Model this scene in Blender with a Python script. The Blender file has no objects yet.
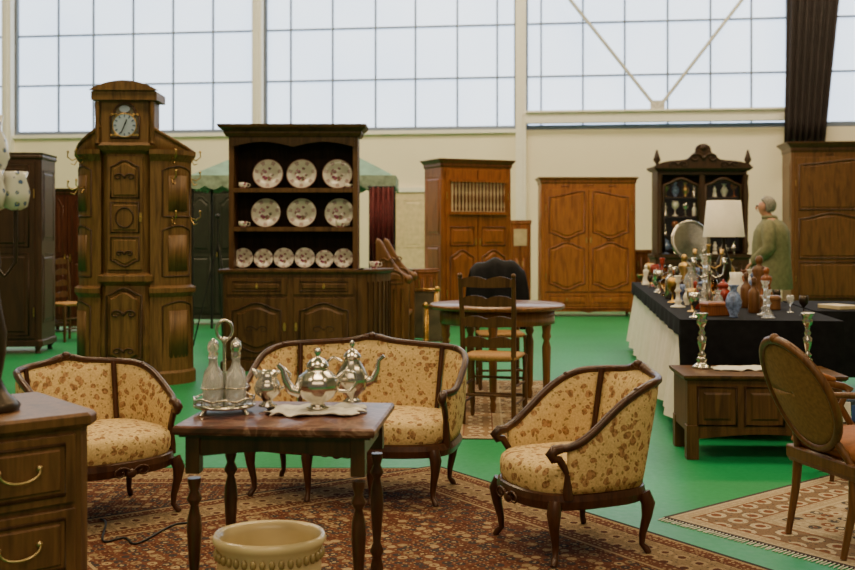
import bpy, bmesh, math, random, bisect
from math import sin, cos, pi, radians, sqrt, exp
from mathutils import Vector, Matrix
random.seed(7)
F=1050.0; CX=427.5; HY=235.0; CH=1.3
def PX(px,D): return (px-CX)/F*D
col=bpy.context.scene.collection

# ------------------------------------------------------------ node helpers
class NT:
    def __init__(s,name):
        s.m=bpy.data.materials.new(name); s.m.use_nodes=True
        s.t=s.m.node_tree; s.b=s.t.nodes['Principled BSDF']; s.o=s.t.nodes['Material Output']
    def n(s,ty,**k):
        x=s.t.nodes.new(ty)
        for a,b in k.items(): setattr(x,a,b)
        return x
    def l(s,a,b): s.t.links.new(a,b)
    def set(s,inp,v):
        if isinstance(v,bpy.types.NodeSocket): s.l(v,inp)
        else: inp.default_value=v
    def math(s,op,a,b=None,c=None):
        x=s.n('ShaderNodeMath',operation=op); s.set(x.inputs[0],a)
        if b is not None: s.set(x.inputs[1],b)
        if c is not None: s.set(x.inputs[2],c)
        return x.outputs[0]
    def coord(s,scale=(1,1,1),out='Object',loc=(0,0,0),rot=(0,0,0)):
        tc=s.n('ShaderNodeTexCoord'); mp=s.n('ShaderNodeMapping')
        s.l(tc.outputs[out],mp.inputs[0]); mp.inputs['Scale'].default_value=scale
        mp.inputs['Location'].default_value=loc; mp.inputs['Rotation'].default_value=rot
        return mp.outputs[0]
    def noise(s,vec,scale,detail=3,dist=0,out=0):
        x=s.n('ShaderNodeTexNoise'); s.l(vec,x.inputs['Vector']); x.inputs['Scale'].default_value=scale
        x.inputs['Detail'].default_value=detail; x.inputs['Distortion'].default_value=dist
        return x.outputs[out]
    def vor(s,vec,scale,out='Distance',feature='F1',rnd=1.0):
        x=s.n('ShaderNodeTexVoronoi',feature=feature); s.l(vec,x.inputs['Vector']); x.inputs['Scale'].default_value=scale
        x.inputs['Randomness'].default_value=rnd
        return x.outputs[out]
    def ramp(s,fac,stops,interp='LINEAR'):
        x=s.n('ShaderNodeValToRGB'); s.l(fac,x.inputs[0]); cr=x.color_ramp; cr.interpolation=interp
        while len(cr.elements)<len(stops): cr.elements.new(.5)
        for e,(p,c) in zip(cr.elements,stops):
            e.position=p; e.color=(c[0],c[1],c[2],1)
        return x.outputs[0]
    def mix(s,fac,a,b):
        x=s.n('ShaderNodeMix',data_type='RGBA'); s.set(x.inputs[0],fac)
        for i,v in ((6,a),(7,b)):
            if isinstance(v,(tuple,list)): x.inputs[i].default_value=(v[0],v[1],v[2],1)
            else: s.l(v,x.inputs[i])
        return x.outputs[2]
    def bump(s,h,strength=.3,dist=.01):
        x=s.n('ShaderNodeBump'); s.l(h,x.inputs['Height']); x.inputs['Strength'].default_value=strength
        x.inputs['Distance'].default_value=dist; s.l(x.outputs[0],s.b.inputs['Normal'])
    def fin(s,color=None,rough=.5,metal=0,spec=None,**k):
        if color is not None:
            if isinstance(color,(tuple,list)): s.b.inputs['Base Color'].default_value=(color[0],color[1],color[2],1)
            else: s.l(color,s.b.inputs['Base Color'])
        s.set(s.b.inputs['Roughness'],rough); s.b.inputs['Metallic'].default_value=metal
        if spec is not None: s.b.inputs['Specular IOR Level'].default_value=spec
        for a,b in k.items(): s.b.inputs[a.replace('_',' ')].default_value=b
        return s.m

def wood(name,c1,c2,rough=.38,sc=1.0,spec=.4):
    t=NT(name)
    v=t.coord((9*sc,9*sc,1.1*sc))
    a=t.noise(v,1.6,6,1.2)
    c=t.ramp(a,[(.3,c1),(.55,c2),(.72,tuple(.5*(x+y) for x,y in zip(c1,c2)))])
    v2=t.coord((60*sc,60*sc,3*sc)); g=t.noise(v2,1.5,3)
    g2=t.ramp(g,[(.35,(.55,.55,.55)),(.6,(1,1,1))])
    m=t.n('ShaderNodeMix',data_type='RGBA',blend_type='MULTIPLY'); m.inputs[0].default_value=.6
    t.l(c,m.inputs[6]); t.l(g2,m.inputs[7])
    t.bump(g,.12,.002)
    return t.fin(m.outputs[2],rough,spec=spec)
def plain(name,c,rough=.5,metal=0,var=.12,sc=12,**k):
    t=NT(name); v=t.coord()
    a=t.noise(v,sc,3)
    col_=t.ramp(a,[(.3,tuple(x*(1-var) for x in c)),(.7,tuple(min(1,x*(1+var)) for x in c))])
    return t.fin(col_,rough,metal,**k)

W_DARK=wood('wood_dark',(.024,.010,.004),(.052,.022,.008),.45)
W_OAK=wood('wood_oak_dark',(.050,.021,.006),(.120,.057,.018),.45,spec=.3)
W_OAKD=wood('wood_oak_moulding_shade',(.024,.010,.003),(.060,.027,.008),.45,spec=.3)  # darker copy of the oak, relief shade put into the colour
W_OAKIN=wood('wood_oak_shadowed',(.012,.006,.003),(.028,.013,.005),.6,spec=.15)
W_CLOCK=wood('wood_clock_oak',(.075,.036,.011),(.175,.092,.030),.5,spec=.28)
W_HONEY=wood('wood_honey',(.19,.058,.013),(.35,.120,.030),.36)
W_HONEYD=wood('wood_honey_moulding_shade',(.11,.032,.007),(.22,.070,.016),.36)  # honey wood deepened so mouldings carry painted-in shadow
W_CHERRY=wood('wood_cherry',(.15,.042,.009),(.30,.094,.022),.36)
W_CHERRYD=wood('wood_cherry_moulding_shade',(.075,.020,.005),(.15,.045,.011),.36)  # cherry with the shade of mouldings and spindles painted into its tone
W_MID=wood('wood_mid',(.080,.031,.008),(.165,.070,.020))
W_MIDD=wood('wood_mid_moulding_shade',(.040,.015,.004),(.08,.032,.010))  # mid wood darkened, shading of carved relief is in the colour
W_CHEST=wood('wood_chest_oak',(.072,.030,.009),(.165,.076,.026),.42)
W_RED=wood('wood_mahogany',(.05,.014,.007),(.10,.030,.014),.28)
W_TABLE=wood('wood_walnut_table',(.12,.050,.014),(.22,.098,.030),.28)
W_SEAT=wood('wood_seat_frame',(.028,.009,.004),(.068,.024,.009),.3)
W_GOLD=wood('wood_golden',(.10,.040,.010),(.21,.090,.024),.38)
SILVER=plain('silver',(.62,.57,.48),.2,1,.1,30)
BRASS=plain('brass',(.50,.32,.11),.35,1)
PALEBR=plain('pale_brass_handle',(.60,.46,.22),.35,1)
GILT=plain('gilt',(.50,.30,.08),.4,1,.3,40)
BRONZE=plain('bronze_dark',(.05,.035,.022),.35,.6)
IRON=plain('iron_black',(.015,.015,.015),.5,.3)
CREAM=plain('ceramic_cream',(.80,.66,.36),.2,0,.08,5)
WHITE_CER=plain('ceramic_white',(.78,.74,.64),.15,0,.05)
BLUE_CER=plain('ceramic_blue_white',(.16,.22,.42),.18,0,.6,40)
RED_CER=plain('red_glaze',(.28,.03,.015),.15,0,.3)
AMBER=plain('amber_ceramic',(.22,.065,.015),.15,0,.3)
RUSH=plain('rush_seat',(.38,.20,.06),.7,0,.25,60)
ORANGE=plain('orange_velvet',(.25,.085,.018),.75,0,.2,25)
OLIVECANE=plain('golden_brown_back_cloth',(.23,.130,.040),.75,0,.22,60)
LINEN=plain('white_linen',(.74,.72,.65),.85,0,.05,20)
BLACKCLOTH=plain('black_cloth',(.008,.008,.010),.9,0,.3,20,spec=.15)
BLACKCOAT=plain('black_coat',(.006,.006,.008),.7,0,.3,20,spec=.2)
CURTAIN=plain('brown_curtain',(.020,.012,.010),.85,0,.2,4)
REDCLOTH=plain('dark_red_cloth',(.10,.010,.012),.8,0,.3,20)
TEAL=plain('teal_canvas',(.16,.30,.27),.8,0,.2,6)
SHADE=plain('lamp_shade_cloth',(.82,.77,.66),.8,0,.03,20)
JACKET=plain('olive_jacket',(.17,.165,.085),.85,0,.2,20)
TROUSER=plain('dark_trousers',(.025,.028,.035),.85)
SKIN=plain('skin',(.48,.23,.15),.55,0,.08)
HAIR=plain('gray_hair',(.24,.22,.19),.8,0,.35,60)
BK_BLUE=plain('book_blue',(.03,.08,.25)); BK_CREAM=plain('book_cream',(.6,.5,.3))
def glassmat(name,c=(1,1,1),rough=.03,tw=1.0):
    t=NT(name); return t.fin(c,rough,Transmission_Weight=tw,IOR=1.4)
GLASS=glassmat('clear_glass',(.97,.97,.95),.03,.8); GLASSA=glassmat('amber_glass',(.8,.45,.15))
def panemat():
    t=NT('cabinet_pane'); tr=t.n('ShaderNodeBsdfTransparent'); gl=t.n('ShaderNodeBsdfGlossy'); gl.inputs['Roughness'].default_value=.05
    mx=t.n('ShaderNodeMixShader'); mx.inputs[0].default_value=.04
    t.l(tr.outputs[0],mx.inputs[1]); t.l(gl.outputs[0],mx.inputs[2]); t.l(mx.outputs[0],t.o.inputs[0]); return t.m
PANE=panemat()
def fabricmat():
    t=NT('floral_fabric'); v=t.coord()
    nz=t.noise(v,11,3,0,1)
    add=t.n('ShaderNodeVectorMath',operation='MULTIPLY_ADD'); t.l(nz,add.inputs[0]); add.inputs[1].default_value=(.06,.06,.06); t.l(v,add.inputs[2])
    vv=add.outputs[0]
    d=t.vor(vv,22); d2=t.vor(vv,46)
    fine=t.noise(v,110,3)
    base=t.ramp(fine,[(.3,(.49,.345,.140)),(.7,(.70,.52,.255))])
    rose=t.ramp(t.noise(v,75,2),[(.38,(.12,.038,.015)),(.62,(.40,.21,.095))])
    leaf=t.ramp(t.noise(v,60,2),[(.3,(.16,.105,.030)),(.7,(.30,.21,.07))])
    m2=t.math('LESS_THAN',d2,.28)
    c=t.mix(t.math('MULTIPLY',m2,.8),base,leaf)
    m1=t.math('LESS_THAN',d,.34)
    c=t.mix(t.math('MULTIPLY',m1,.8),c,rose)
    t.bump(fine,.2,.002)
    return t.fin(c,.8,spec=.15)
FABRIC=fabricmat()
def platemat(name,R,c1=(.20,.03,.10),c2=(.42,.14,.18),c3=(.10,.16,.08),c4=(.40,.26,.10)):
    t=NT(name); v=t.coord((1/R,1/R,1/R))
    sx=t.n('ShaderNodeSeparateXYZ'); t.l(v,sx.inputs[0]); x,y=sx.outputs[0],sx.outputs[1]
    r=t.math('SQRT',t.math('ADD',t.math('MULTIPLY',x,x),t.math('MULTIPLY',y,y)))
    d=t.vor(v,3.6); nz=t.noise(v,9,3)
    cm=t.math('MULTIPLY',t.math('LESS_THAN',r,.48),t.math('LESS_THAN',d,.5))
    rimz=t.math('MULTIPLY',t.math('GREATER_THAN',r,.66),t.math('LESS_THAN',r,.90))
    ang=t.math('ARCTAN2',y,x); pet=t.math('GREATER_THAN',t.math('SINE',t.math('MULTIPLY',ang,7)),.45)
    rm=t.math('MULTIPLY',rimz,pet)
    edge=t.math('GREATER_THAN',r,.965)
    fl=t.ramp(nz,[(.35,c1),(.48,c2),(.56,c3),(.68,c4)],'CONSTANT')
    c=t.mix(cm,(.70,.66,.56),fl); c=t.mix(t.math('MULTIPLY',rm,.6),c,fl); c=t.mix(edge,c,(.34,.18,.16))
    return t.fin(c,.15)
PL_BIG=platemat('plate_big_floral',.148); PL_SM=platemat('plate_small_floral',.106)
def marblemat():
    t=NT('red_marble'); v=t.coord()
    n=t.noise(v,7,8,2.5)
    c=t.ramp(n,[(.32,(.045,.014,.010)),(.5,(.120,.040,.025)),(.56,(.26,.14,.10)),(.6,(.095,.030,.020))])
    return t.fin(c,.3)
MARBLE=marblemat()
def rugmat(name,a,b,cols,sc=1.0):
    t=NT(name); v=t.coord()
    sx=t.n('ShaderNodeSeparateXYZ'); t.l(v,sx.inputs[0]); x,y=sx.outputs[0],sx.outputs[1]
    e=t.math('MINIMUM',t.math('SUBTRACT',a,t.math('ABSOLUTE',x)),t.math('SUBTRACT',b,t.math('ABSOLUTE',y)))
    fieldc,borderc,c3,c4,c5=cols
    cell=t.vor(v,16*sc,'Color',rnd=.35); d=t.vor(v,16*sc,rnd=.35); d2=t.vor(v,34*sc,rnd=.5)
    spr=t.n('ShaderNodeSeparateColor'); t.l(cell,spr.inputs[0])
    motif=t.ramp(spr.outputs[0],[(0,c3),(.3,c4),(.5,c5),(.7,c3),(.85,borderc)],'CONSTANT')
    motif2=t.ramp(spr.outputs[1],[(0,c4),(.35,fieldc),(.6,c5),(.8,c3)],'CONSTANT')
    f=t.mix(t.math('LESS_THAN',d,.42),fieldc,motif)
    f=t.mix(t.math('LESS_THAN',d,.18),f,motif2)
    f=t.mix(t.math('MULTIPLY',t.math('LESS_THAN',d2,.22),.8),f,c4)
    db=t.vor(v,9*sc,rnd=.15); bc=t.mix(t.math('LESS_THAN',db,.38),borderc,c4); bc=t.mix(t.math('LESS_THAN',db,.2),bc,c5)
    bc=t.mix(t.math('MULTIPLY',t.math('LESS_THAN',d2,.2),.8),bc,c3)
    def lt(w): return t.math('LESS_THAN',e,w)
    c=t.mix(lt(.36),f,c4); c=t.mix(lt(.345),c,fieldc)
    st=t.mix(t.math('LESS_THAN',d2,.3),fieldc,c4)
    c=t.mix(lt(.34),c,st); c=t.mix(lt(.29),c,c5); c=t.mix(lt(.28),c,bc); c=t.mix(lt(.10),c,c5); c=t.mix(lt(.09),c,st); c=t.mix(lt(.035),c,c4); c=t.mix(lt(.02),c,c3)
    nz=t.noise(v,160,3); nn=t.ramp(nz,[(.3,(.7,.7,.7)),(.7,(1.1,1.1,1.1))])
    m=t.n('ShaderNodeMix',data_type='RGBA',blend_type='MULTIPLY'); m.inputs[0].default_value=1
    t.l(c,m.inputs[6]); t.l(nn,m.inputs[7]); t.bump(nz,.4,.003)
    return t.fin(m.outputs[2],.95,spec=.1)

# ------------------------------------------------------------ mesh builder
class MB:
    def __init__(s): s.v=[]; s.f=[]; s.sm=[]; s.M=None
    def add(s,vs,fs,smooth=False):
        o=len(s.v)
        for p in vs:
            p=Vector(p)
            if s.M is not None: p=s.M@p
            s.v.append(p)
        for f in fs: s.f.append([i+o for i in f]); s.sm.append(smooth)
        return s
    def box(s,x0,x1,y0,y1,z0,z1):
        return s.add([(x0,y0,z0),(x1,y0,z0),(x1,y1,z0),(x0,y1,z0),(x0,y0,z1),(x1,y0,z1),(x1,y1,z1),(x0,y1,z1)],
          [(0,3,2,1),(4,5,6,7),(0,1,5,4),(1,2,6,5),(2,3,7,6),(3,0,4,7)])
    def loftp(s,rings,smooth=False,cap=True):
        n=len(rings[0]); vs=[p for r in rings for p in r]; fs=[]
        for k in range(len(rings)-1):
            for i in range(n):
                j=(i+1)%n; fs.append((k*n+i,k*n+j,(k+1)*n+j,(k+1)*n+i))
        s.add(vs,fs,smooth)
        if cap:
            s.add(rings[0],[tuple(range(n))[::-1]]); s.add(rings[-1],[tuple(range(n))])
        return s
    def loft(s,levels,ch=.0,smooth=False):
        rings=[]
        for L in levels:
            z,w,d=L[:3]; cx=L[3] if len(L)>3 else 0; cy=L[4] if len(L)>4 else 0
            a,b=w/2,d/2
            if ch>0: pl=[(-a+ch,-b),(a-ch,-b),(a,-b+ch),(a,b),(-a,b),(-a,-b+ch)]
            else: pl=[(-a,-b),(a,-b),(a,b),(-a,b)]
            rings.append([(cx+x,cy+y,z) for x,y in pl])
        return s.loftp(rings,smooth)
    def lathe(s,prof,seg=20,c=(0,0,0),sx=1,sy=1,lobes=0,la=0):
        rings=[]
        for r,z in prof:
            rings.append([(c[0]+sx*r*(1+(la*cos(lobes*2*pi*i/seg) if lobes else 0))*cos(2*pi*i/seg),
                           c[1]+sy*r*(1+(la*cos(lobes*2*pi*i/seg) if lobes else 0))*sin(2*pi*i/seg), c[2]+z) for i in range(seg)])
        return s.loftp(rings,True)
    def tube(s,pts,r,seg=8,closed=False,flat=1.0,cap=True):
        P=[Vector(p) for p in pts]; n=len(P)
        R=r if isinstance(r,(list,tuple)) else [r]*n
        rings=[]; up=None
        for i in range(n):
            if closed: t=P[(i+1)%n]-P[i-1]
            else: t=P[min(i+1,n-1)]-P[max(i-1,0)]
            if t.length<1e-9: t=Vector((0,0,1))
            t.normalize()
            if up is None:
                up=Vector((0,0,1)) if abs(t.z)<.9 else Vector((0,1,0))
            a=up-t*up.dot(t)
            if a.length<1e-5: a=Vector((1,0,0))-t*t.x
            a.normalize(); up=a; b=t.cross(a)
            rings.append([P[i]+(a*cos(2*pi*k/seg)+b*sin(2*pi*k/seg)*flat)*R[i] for k in range(seg)])
        if closed: rings.append(rings[0]); cap=False
        return s.loftp(rings,True,cap)
    def prism(s,poly,y0,y1):
        return s.loftp([[(x,y0,z) for x,z in poly],[(x,y1,z) for x,z in poly]])
    def sheet(s,A,B,smooth=True):
        nu=len(A); nv=len(A[0]); vs=[p for r in A for p in r]+[p for r in B for p in r]; o=nu*nv; fs=[]
        for i in range(nu-1):
            for j in range(nv-1):
                q=(i*nv+j,(i+1)*nv+j,(i+1)*nv+j+1,i*nv+j+1); fs.append(q); fs.append(tuple(o+k for k in q[::-1]))
        for i in range(nu-1):
            for j in (0,nv-1): fs.append((i*nv+j,(i+1)*nv+j,o+(i+1)*nv+j,o+i*nv+j))
        for j in range(nv-1):
            for i in (0,nu-1): fs.append((i*nv+j,i*nv+j+1,o+i*nv+j+1,o+i*nv+j))
        return s.add(vs,fs,smooth)
    def ball(s,c,r,seg=14,sz=1,sy=1,sx=1):
        k=8; return s.lathe([(max(1e-4,r*sin(pi*i/k)),-r*cos(pi*i/k)*sz) for i in range(k+1)],seg,c,sx,sy)
    def mesh(s,name,mat):
        me=bpy.data.meshes.new(name); me.from_pydata([tuple(v) for v in s.v],[],s.f)
        for p,m in zip(me.polygons,s.sm): p.use_smooth=m
        bm=bmesh.new(); bm.from_mesh(me); bmesh.ops.recalc_face_normals(bm,faces=bm.faces); bm.to_mesh(me); bm.free()
        me.materials.append(mat); return me
def part(parent,name,mb,mat,bevel=0,label=None):
    o=bpy.data.objects.new(name,mb.mesh(name,mat)); col.objects.link(o); o.parent=parent
    if bevel:
        b=o.modifiers.new('Bevel','BEVEL'); b.width=bevel; b.segments=1; b.limit_method='ANGLE'; b.angle_limit=radians(50)
    if label: o['label']=label
    return o
def tag(o,label,cat,group=None,kind=None):
    o['label']=label; o['category']=cat
    if group: o['group']=group
    if kind: o['kind']=kind
    return o
def thing(name,label,cat,loc,rot=0,group=None):
    o=bpy.data.objects.new(name,None); o.empty_display_size=.1; col.objects.link(o)
    o.location=loc; o.rotation_euler=(0,0,radians(rot)); return tag(o,label,cat,group)
def solo(name,label,cat,mb,mat,loc,rot=(0,0,0),group=None,kind=None,bevel=0):
    o=part(None,name,mb,mat,bevel); o.location=loc; o.rotation_euler=[radians(a) for a in rot]; return tag(o,label,cat,group,kind)
def struct(name,label,mb,mat,loc=(0,0,0),rz=0,parent=None):
    o=part(parent,name,mb,mat); o.location=loc; o.rotation_euler=(0,0,rz); o['kind']='structure'; o['label']=label
    if parent is None: o['category']=name.split('_')[0]
    return o
def dup(root,loc,rot,**tags):
    n=root.copy(); col.objects.link(n); n.location=loc; n.rotation_euler=(0,0,radians(rot))
    for c in list(root.children):
        k=c.copy(); k.parent=n; col.objects.link(k)
        for g in list(c.children):
            q=g.copy(); q.parent=k; col.objects.link(q)
    for a,b in tags.items(): n[a]=b
    return n

def outline(x0,x1,z0,z1,top='flat',bot='flat',a=.05,n=14):
    def S(k,u):
        if k=='arch': return .5-.5*cos(2*pi*u)
        if k=='upr': return .5-.5*cos(pi*u)
        if k=='upl': return .5+.5*cos(pi*u)
        if k=='round': return sqrt(max(0,1-(2*u-1)**2))
        return 1
    P=[]
    nb=n if bot!='flat' else 1; nt=n if top!='flat' else 1
    for i in range(nb+1):
        u=i/nb; P.append((x0+(x1-x0)*u, z0+(0 if bot=='flat' else a*(1-S(bot,u)))))
    for i in range(nt+1):
        u=1-i/nt; P.append((x0+(x1-x0)*u, z1-(0 if top=='flat' else a*(1-S(top,u)))))
    return P
def panel(mb,P,y,r=.008,inset=.04,proud=.008,mould=None):
    (mould or mb).tube([(x,y,z) for x,z in P],r,6,closed=True)
    xs=[p[0] for p in P]; zs=[p[1] for p in P]; cx=(min(xs)+max(xs))/2; cz=(min(zs)+max(zs))/2
    kx=max(.1,1-2*inset/(max(xs)-min(xs))); kz=max(.1,1-2*inset/(max(zs)-min(zs)))
    k2x=max(.1,1-2.8*inset/(max(xs)-min(xs))); k2z=max(.1,1-2.8*inset/(max(zs)-min(zs)))
    A=[(cx+(x-cx)*kx,y,cz+(z-cz)*kz) for x,z in P]; B=[(cx+(x-cx)*k2x,y-proud,cz+(z-cz)*k2z) for x,z in P]
    mb.loftp([A,B])
def scroll(mb,cx,y,cz,s,r=.006):
    for sg in (-1,1):
        pts=[]
        for i in range(14):
            t=i/13; a=t*1.6*2*pi*.75; rr=s*(1-.8*t)
            pts.append((cx+sg*(s*.15+ s*.9-rr*cos(a)*.9),y-.004,cz+rr*sin(a)*.6))
        mb.tube(pts,[r*(1-.5*i/13) for i in range(14)],5)
    mb.ball((cx,y,cz),s*.28,8,1.2,.4)
def keyplate(parent,x,y,z,mat=BRASS,h=.07):
    m=MB(); m.prism([(x-.01,z-h/2),(x+.01,z-h/2),(x+.014,z),(x+.01,z+h/2),(x,z+h/2+.012),(x-.01,z+h/2),(x-.014,z)],y-.004,y); m.ball((x,y-.008,z),.008,8)
    return part(parent,'handle',m,mat)

# ------------------------------------------------------------ armoire
def armoire(name,label,loc,rot,w,d,h,mat,rows,drawer=0,drawers=1,corn=.14,cout=.06,feet=.12,carve=True,cat='wardrobe',pm=None,mr=.009,mm=None):
    R=thing(name,label,cat,loc,rot); pm=pm or mat; mm=mm or mat
    b=MB(); ch=.03
    b.loft([(feet-.04,w+.03,d+.02),(feet+.02,w+.03,d+.02),(feet+.03,w,d),(h-corn,w,d)],ch)
    part(R,'body',b,mat,.004)
    c=MB(); k=cout
    c.loft([(h-corn,w+.01,d+.01),(h-corn*.8,w+.03,d+.03),(h-corn*.55,w+.03,d+.03),(h-corn*.35,w+k,d+k),(h-corn*.1,w+2*k,d+1.5*k),(h,w+2*k,d+1.5*k)],ch)
    part(R,'cornice',c,mm,.004)
    for sx in (-1,1):
        for sy in (-1,1):
            f=MB(); x=sx*(w/2-.05); y=sy*(d/2-.05)
            f.tube([(x,y,feet),(x+sx*.012,y+sy*.012,feet*.6),(x,y,feet*.3),(x+sx*.008,y+sy*.008,0.0)],[.045,.04,.024,.03],8)
            part(R,'foot',f,mat)
    yf=-d/2; z0=feet+.05
    if carve:
        a=MB()
        P=[(-w/2+.04,feet+.02)]+[(-w/2+.04+(w-.08)*i/24,feet-.06+.05*abs(sin(pi*i/12))+0) for i in range(25)]+[(w/2-.04,feet+.02)]
        a.prism(P,yf-.01,yf+.01); part(R,'apron',a,mm)
    if drawer:
        dw=(w-.12)/drawers
        for i in range(drawers):
            m=MB(); x0=-w/2+.06+i*dw+.01; x1=x0+dw-.02; ml=MB()
            m.box(x0,x1,yf-.014,yf,z0,z0+drawer); panel(m,outline(x0+.04,x1-.04,z0+.04,z0+drawer-.04),yf-.014,.006,.02,.008,ml)
            D=part(R,'drawer',m,mat,.003); part(D,'moulding',ml,mm); keyplate(D,(x0+x1)/2,yf-.022,z0+drawer/2,BRASS,.04)
        z0+=drawer+.03
    z1=h-corn-(.09 if carve else .03)
    if carve:
        m=MB(); scroll(m,0,yf,h-corn-.045,.05); scroll(m,-w*.25,yf,h-corn-.045,.035); scroll(m,w*.25,yf,h-corn-.045,.035); part(R,'carved_frieze',m,mm)
    cd=(w-.14)/2
    for sgn in (-1,1):
        xa,xb=(-.005-cd,-.005) if sgn<0 else (.005,.005+cd)
        m=MB(); m.box(xa,xb,yf-.02,yf,z0,z1); ml=MB()
        H=z1-z0
        for (f0,f1,top,bot) in rows:
            t=top; bt=bot
            if top=='sl': t='upr' if sgn<0 else 'upl'
            if bot=='sl': bt='upr' if sgn<0 else 'upl'
            panel(m,outline(xa+.06,xb-.06,z0+H*f0+.035,z0+H*f1-.035,t,bt,.09),yf-.02,mr,.035,.012,ml)
        if carve: scroll(ml,(xa+xb)/2,yf-.022,z0+H*.5,.03,.005)
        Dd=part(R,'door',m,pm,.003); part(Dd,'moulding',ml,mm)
        keyplate(Dd,xb-.03 if sgn<0 else xa+.03,yf-.021,z0+H*.5,BRASS,.09)
        hx=xa+.004 if sgn<0 else xb-.004
        for zz in (.15,.82):
            hm=MB(); hm.tube([(hx,yf-.028,z0+H*zz-.05),(hx,yf-.028,z0+H*zz+.05)],.007,6); part(Dd,'hinge',hm,BRASS)
    for sx in (-1,1):
        sp=MB(); sp.M=Matrix.Translation((sx*w/2,0,0))@Matrix.Rotation(radians(90*sx),4,'Z')
        for f0,f1 in ((.08,.47),(.53,.93)):
            panel(sp,outline(-d/2+.08,d/2-.08,feet+.05+(h-corn-feet)*f0,feet+.05+(h-corn-feet)*f1-.03),0,.006,.03,.006)
        part(R,'side_panel',sp,mat)
    return R

# ================================================================ ROOM
def fm():
    t=NT('green_floor'); v=t.coord(); n=t.noise(v,.8,4); n2=t.noise(v,30,3)
    c=t.ramp(n,[(.3,(.007,.205,.062)),(.7,(.014,.280,.092))])
    r=t.math('ADD',t.math('MULTIPLY',n2,.2),.30)
    t.bump(n2,.08,.002); return t.fin(c,r,spec=.35)
FLOOR=fm()
WALL=plain('cream_wall',(.82,.74,.56),.8,0,.04,.6)
WHITE=plain('white_paint',(.80,.77,.68),.6,0,.03)
SIDE=plain('side_wall_paint',(.42,.37,.28),.85,0,.04,.6)
CEIL=plain('ceiling_panel',(.40,.37,.30),.85,0,.04,.6)
FRAME=plain('gray_mullion',(.16,.20,.27),.5,0,.04)
def wg():
    t=NT('translucent_window_panel'); v=t.coord(); n=t.noise(v,.6,3)
    c=t.ramp(n,[(.3,(.58,.73,.98)),(.7,(.68,.81,1.0))])
    t.l(c,t.b.inputs['Emission Color']); t.b.inputs['Emission Strength'].default_value=2.5
    return t.fin((.5,.55,.6),.5)
WIN=wg()
struct('floor','bright green painted hall floor',MB().box(-13,13,-4,24,-.1,0),FLOOR)
WA=math.atan(-.125); WO=Vector((0,21.1,0))
def WS(px):
    k=(px-CX)/F; D=21.1/(1+.125*k); return k*D/cos(WA)
ZB=3.38
struct('wall_back','cream lower hall wall',MB().box(-13.2,13.2,0,.25,0,ZB),WALL,WO,WA)
struct('wall_left','plain hall side wall',MB().box(-13.2,-13,-4,24,0,8.5),SIDE)
struct('wall_right','plain hall side wall',MB().box(13,13.2,-4,24,0,8.5),SIDE)
struct('ceiling','pale hall ceiling panels',MB().box(-13.2,13.2,-4,24,8.5,8.6),CEIL)
cols_=[WS(10),WS(259),WS(521),WS(794)]
bays=[(-13,cols_[0]-.12),(cols_[0]+.12,cols_[1]-.12),(cols_[1]+.12,cols_[2]-.1),(cols_[2]+.1,cols_[3]-.1),(cols_[3]+.1,13)]
mull=[[],[57,92,132,172,212],[290,332,375,415,457,497],[541,583,625,668,711,752],[822,862]]
for i,(a,b) in enumerate(bays):
    g=MB().box(a,b,.10,.14,ZB+.05,8.45)
    go=struct('window_%d'%(i+1),'tall translucent gridded hall window',g,WIN,WO,WA)
    m=MB()
    m.box(a,b,.02,.1,ZB+.02,ZB+.10)
    for z in (4.45,5.5,6.55,7.6): m.box(a,b,.05,.098,z-.018,z+.018)
    xs=[WS(p) for p in mull[i]] if mull[i] else [b-.85*k for k in range(1,5)]
    for x in xs: m.box(x-.018,x+.018,.055,.098,ZB+.1,8.45)
    m.box(a,a+.04,.03,.099,ZB+.1,8.45); m.box(b-.04,b,.03,.099,ZB+.1,8.45)
    o=part(go,'window_frame',m,FRAME)
for i,x in enumerate(cols_):
    struct('trim_%d'%(i+1),'white painted steel column',MB().box(x-.1,x+.1,-.16,.0,0,8.45).box(x-.03,x+.03,-.2,-.16,0,8.45),WHITE,WO,WA)
s0,s1=cols_[2]+.1,cols_[3]-.1
struct('trim_5','white horizontal steel beam',MB().box(s0,s1,-.2,-.02,3.5,3.74).box(s0,s1,-.26,-.2,3.7,3.74),WHITE,WO,WA)
m=MB(); sc=WS(657)
m.tube([(sc,-.1,3.75),(WS(572)-.25,-.1,6.2)],.035,8); m.tube([(sc,-.1,3.75),(WS(740)+.3,-.1,6.2)],.035,8); m.box(sc-.14,sc+.14,-.12,-.08,3.74,3.92)
struct('trim_6','white diagonal wind bracing',m,plain('brace_gray_paint',(.50,.48,.42),.6),WO,WA)
struct('trim_7','white window sill',MB().box(-13,cols_[2]-.1,-.08,.02,ZB-.05,ZB+.02),WHITE,WO,WA)
dm=MB(); dx=WS(402)
dm.box(dx-.5,dx+.5,-.06,-.0,0,2.15)
for a in (-1,1): panel(dm,outline(dx+a*.24-.19,dx+a*.24+.19,1.05,2.0),-.06,.01,.05)
DR=struct('door_1','pale cream double door in the wall',dm,plain('door_cream',(.62,.50,.30),.5),WO,WA)
m=MB()
for a,b in ((-.6,-.5),(.5,.6)): m.box(dx+a,dx+b,-.09,-.0,0,2.25)
m.box(dx-.6,dx+.6,-.09,0,2.16,2.25); part(DR,'door_frame',m,WHITE)
def curtain():
    A=[];B=[]
    for i in range(61):
        u=i/60; ra=[];rb=[]
        for j in range(14):
            v=j/13; z=8.3-(8.3-3.05)*v
            wd=1.15-.40*v; xc=WS(818)-.02-.32*v*1.0
            x=xc+(u-.5)*wd; y=-.42+.07*sin(u*2*pi*7+.6*sin(v*3))*(1-.3*v)
            ra.append((x,y,z)); rb.append((x,y+.015,z))
        A.append(ra);B.append(rb)
    return MB().sheet(A,B)
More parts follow.
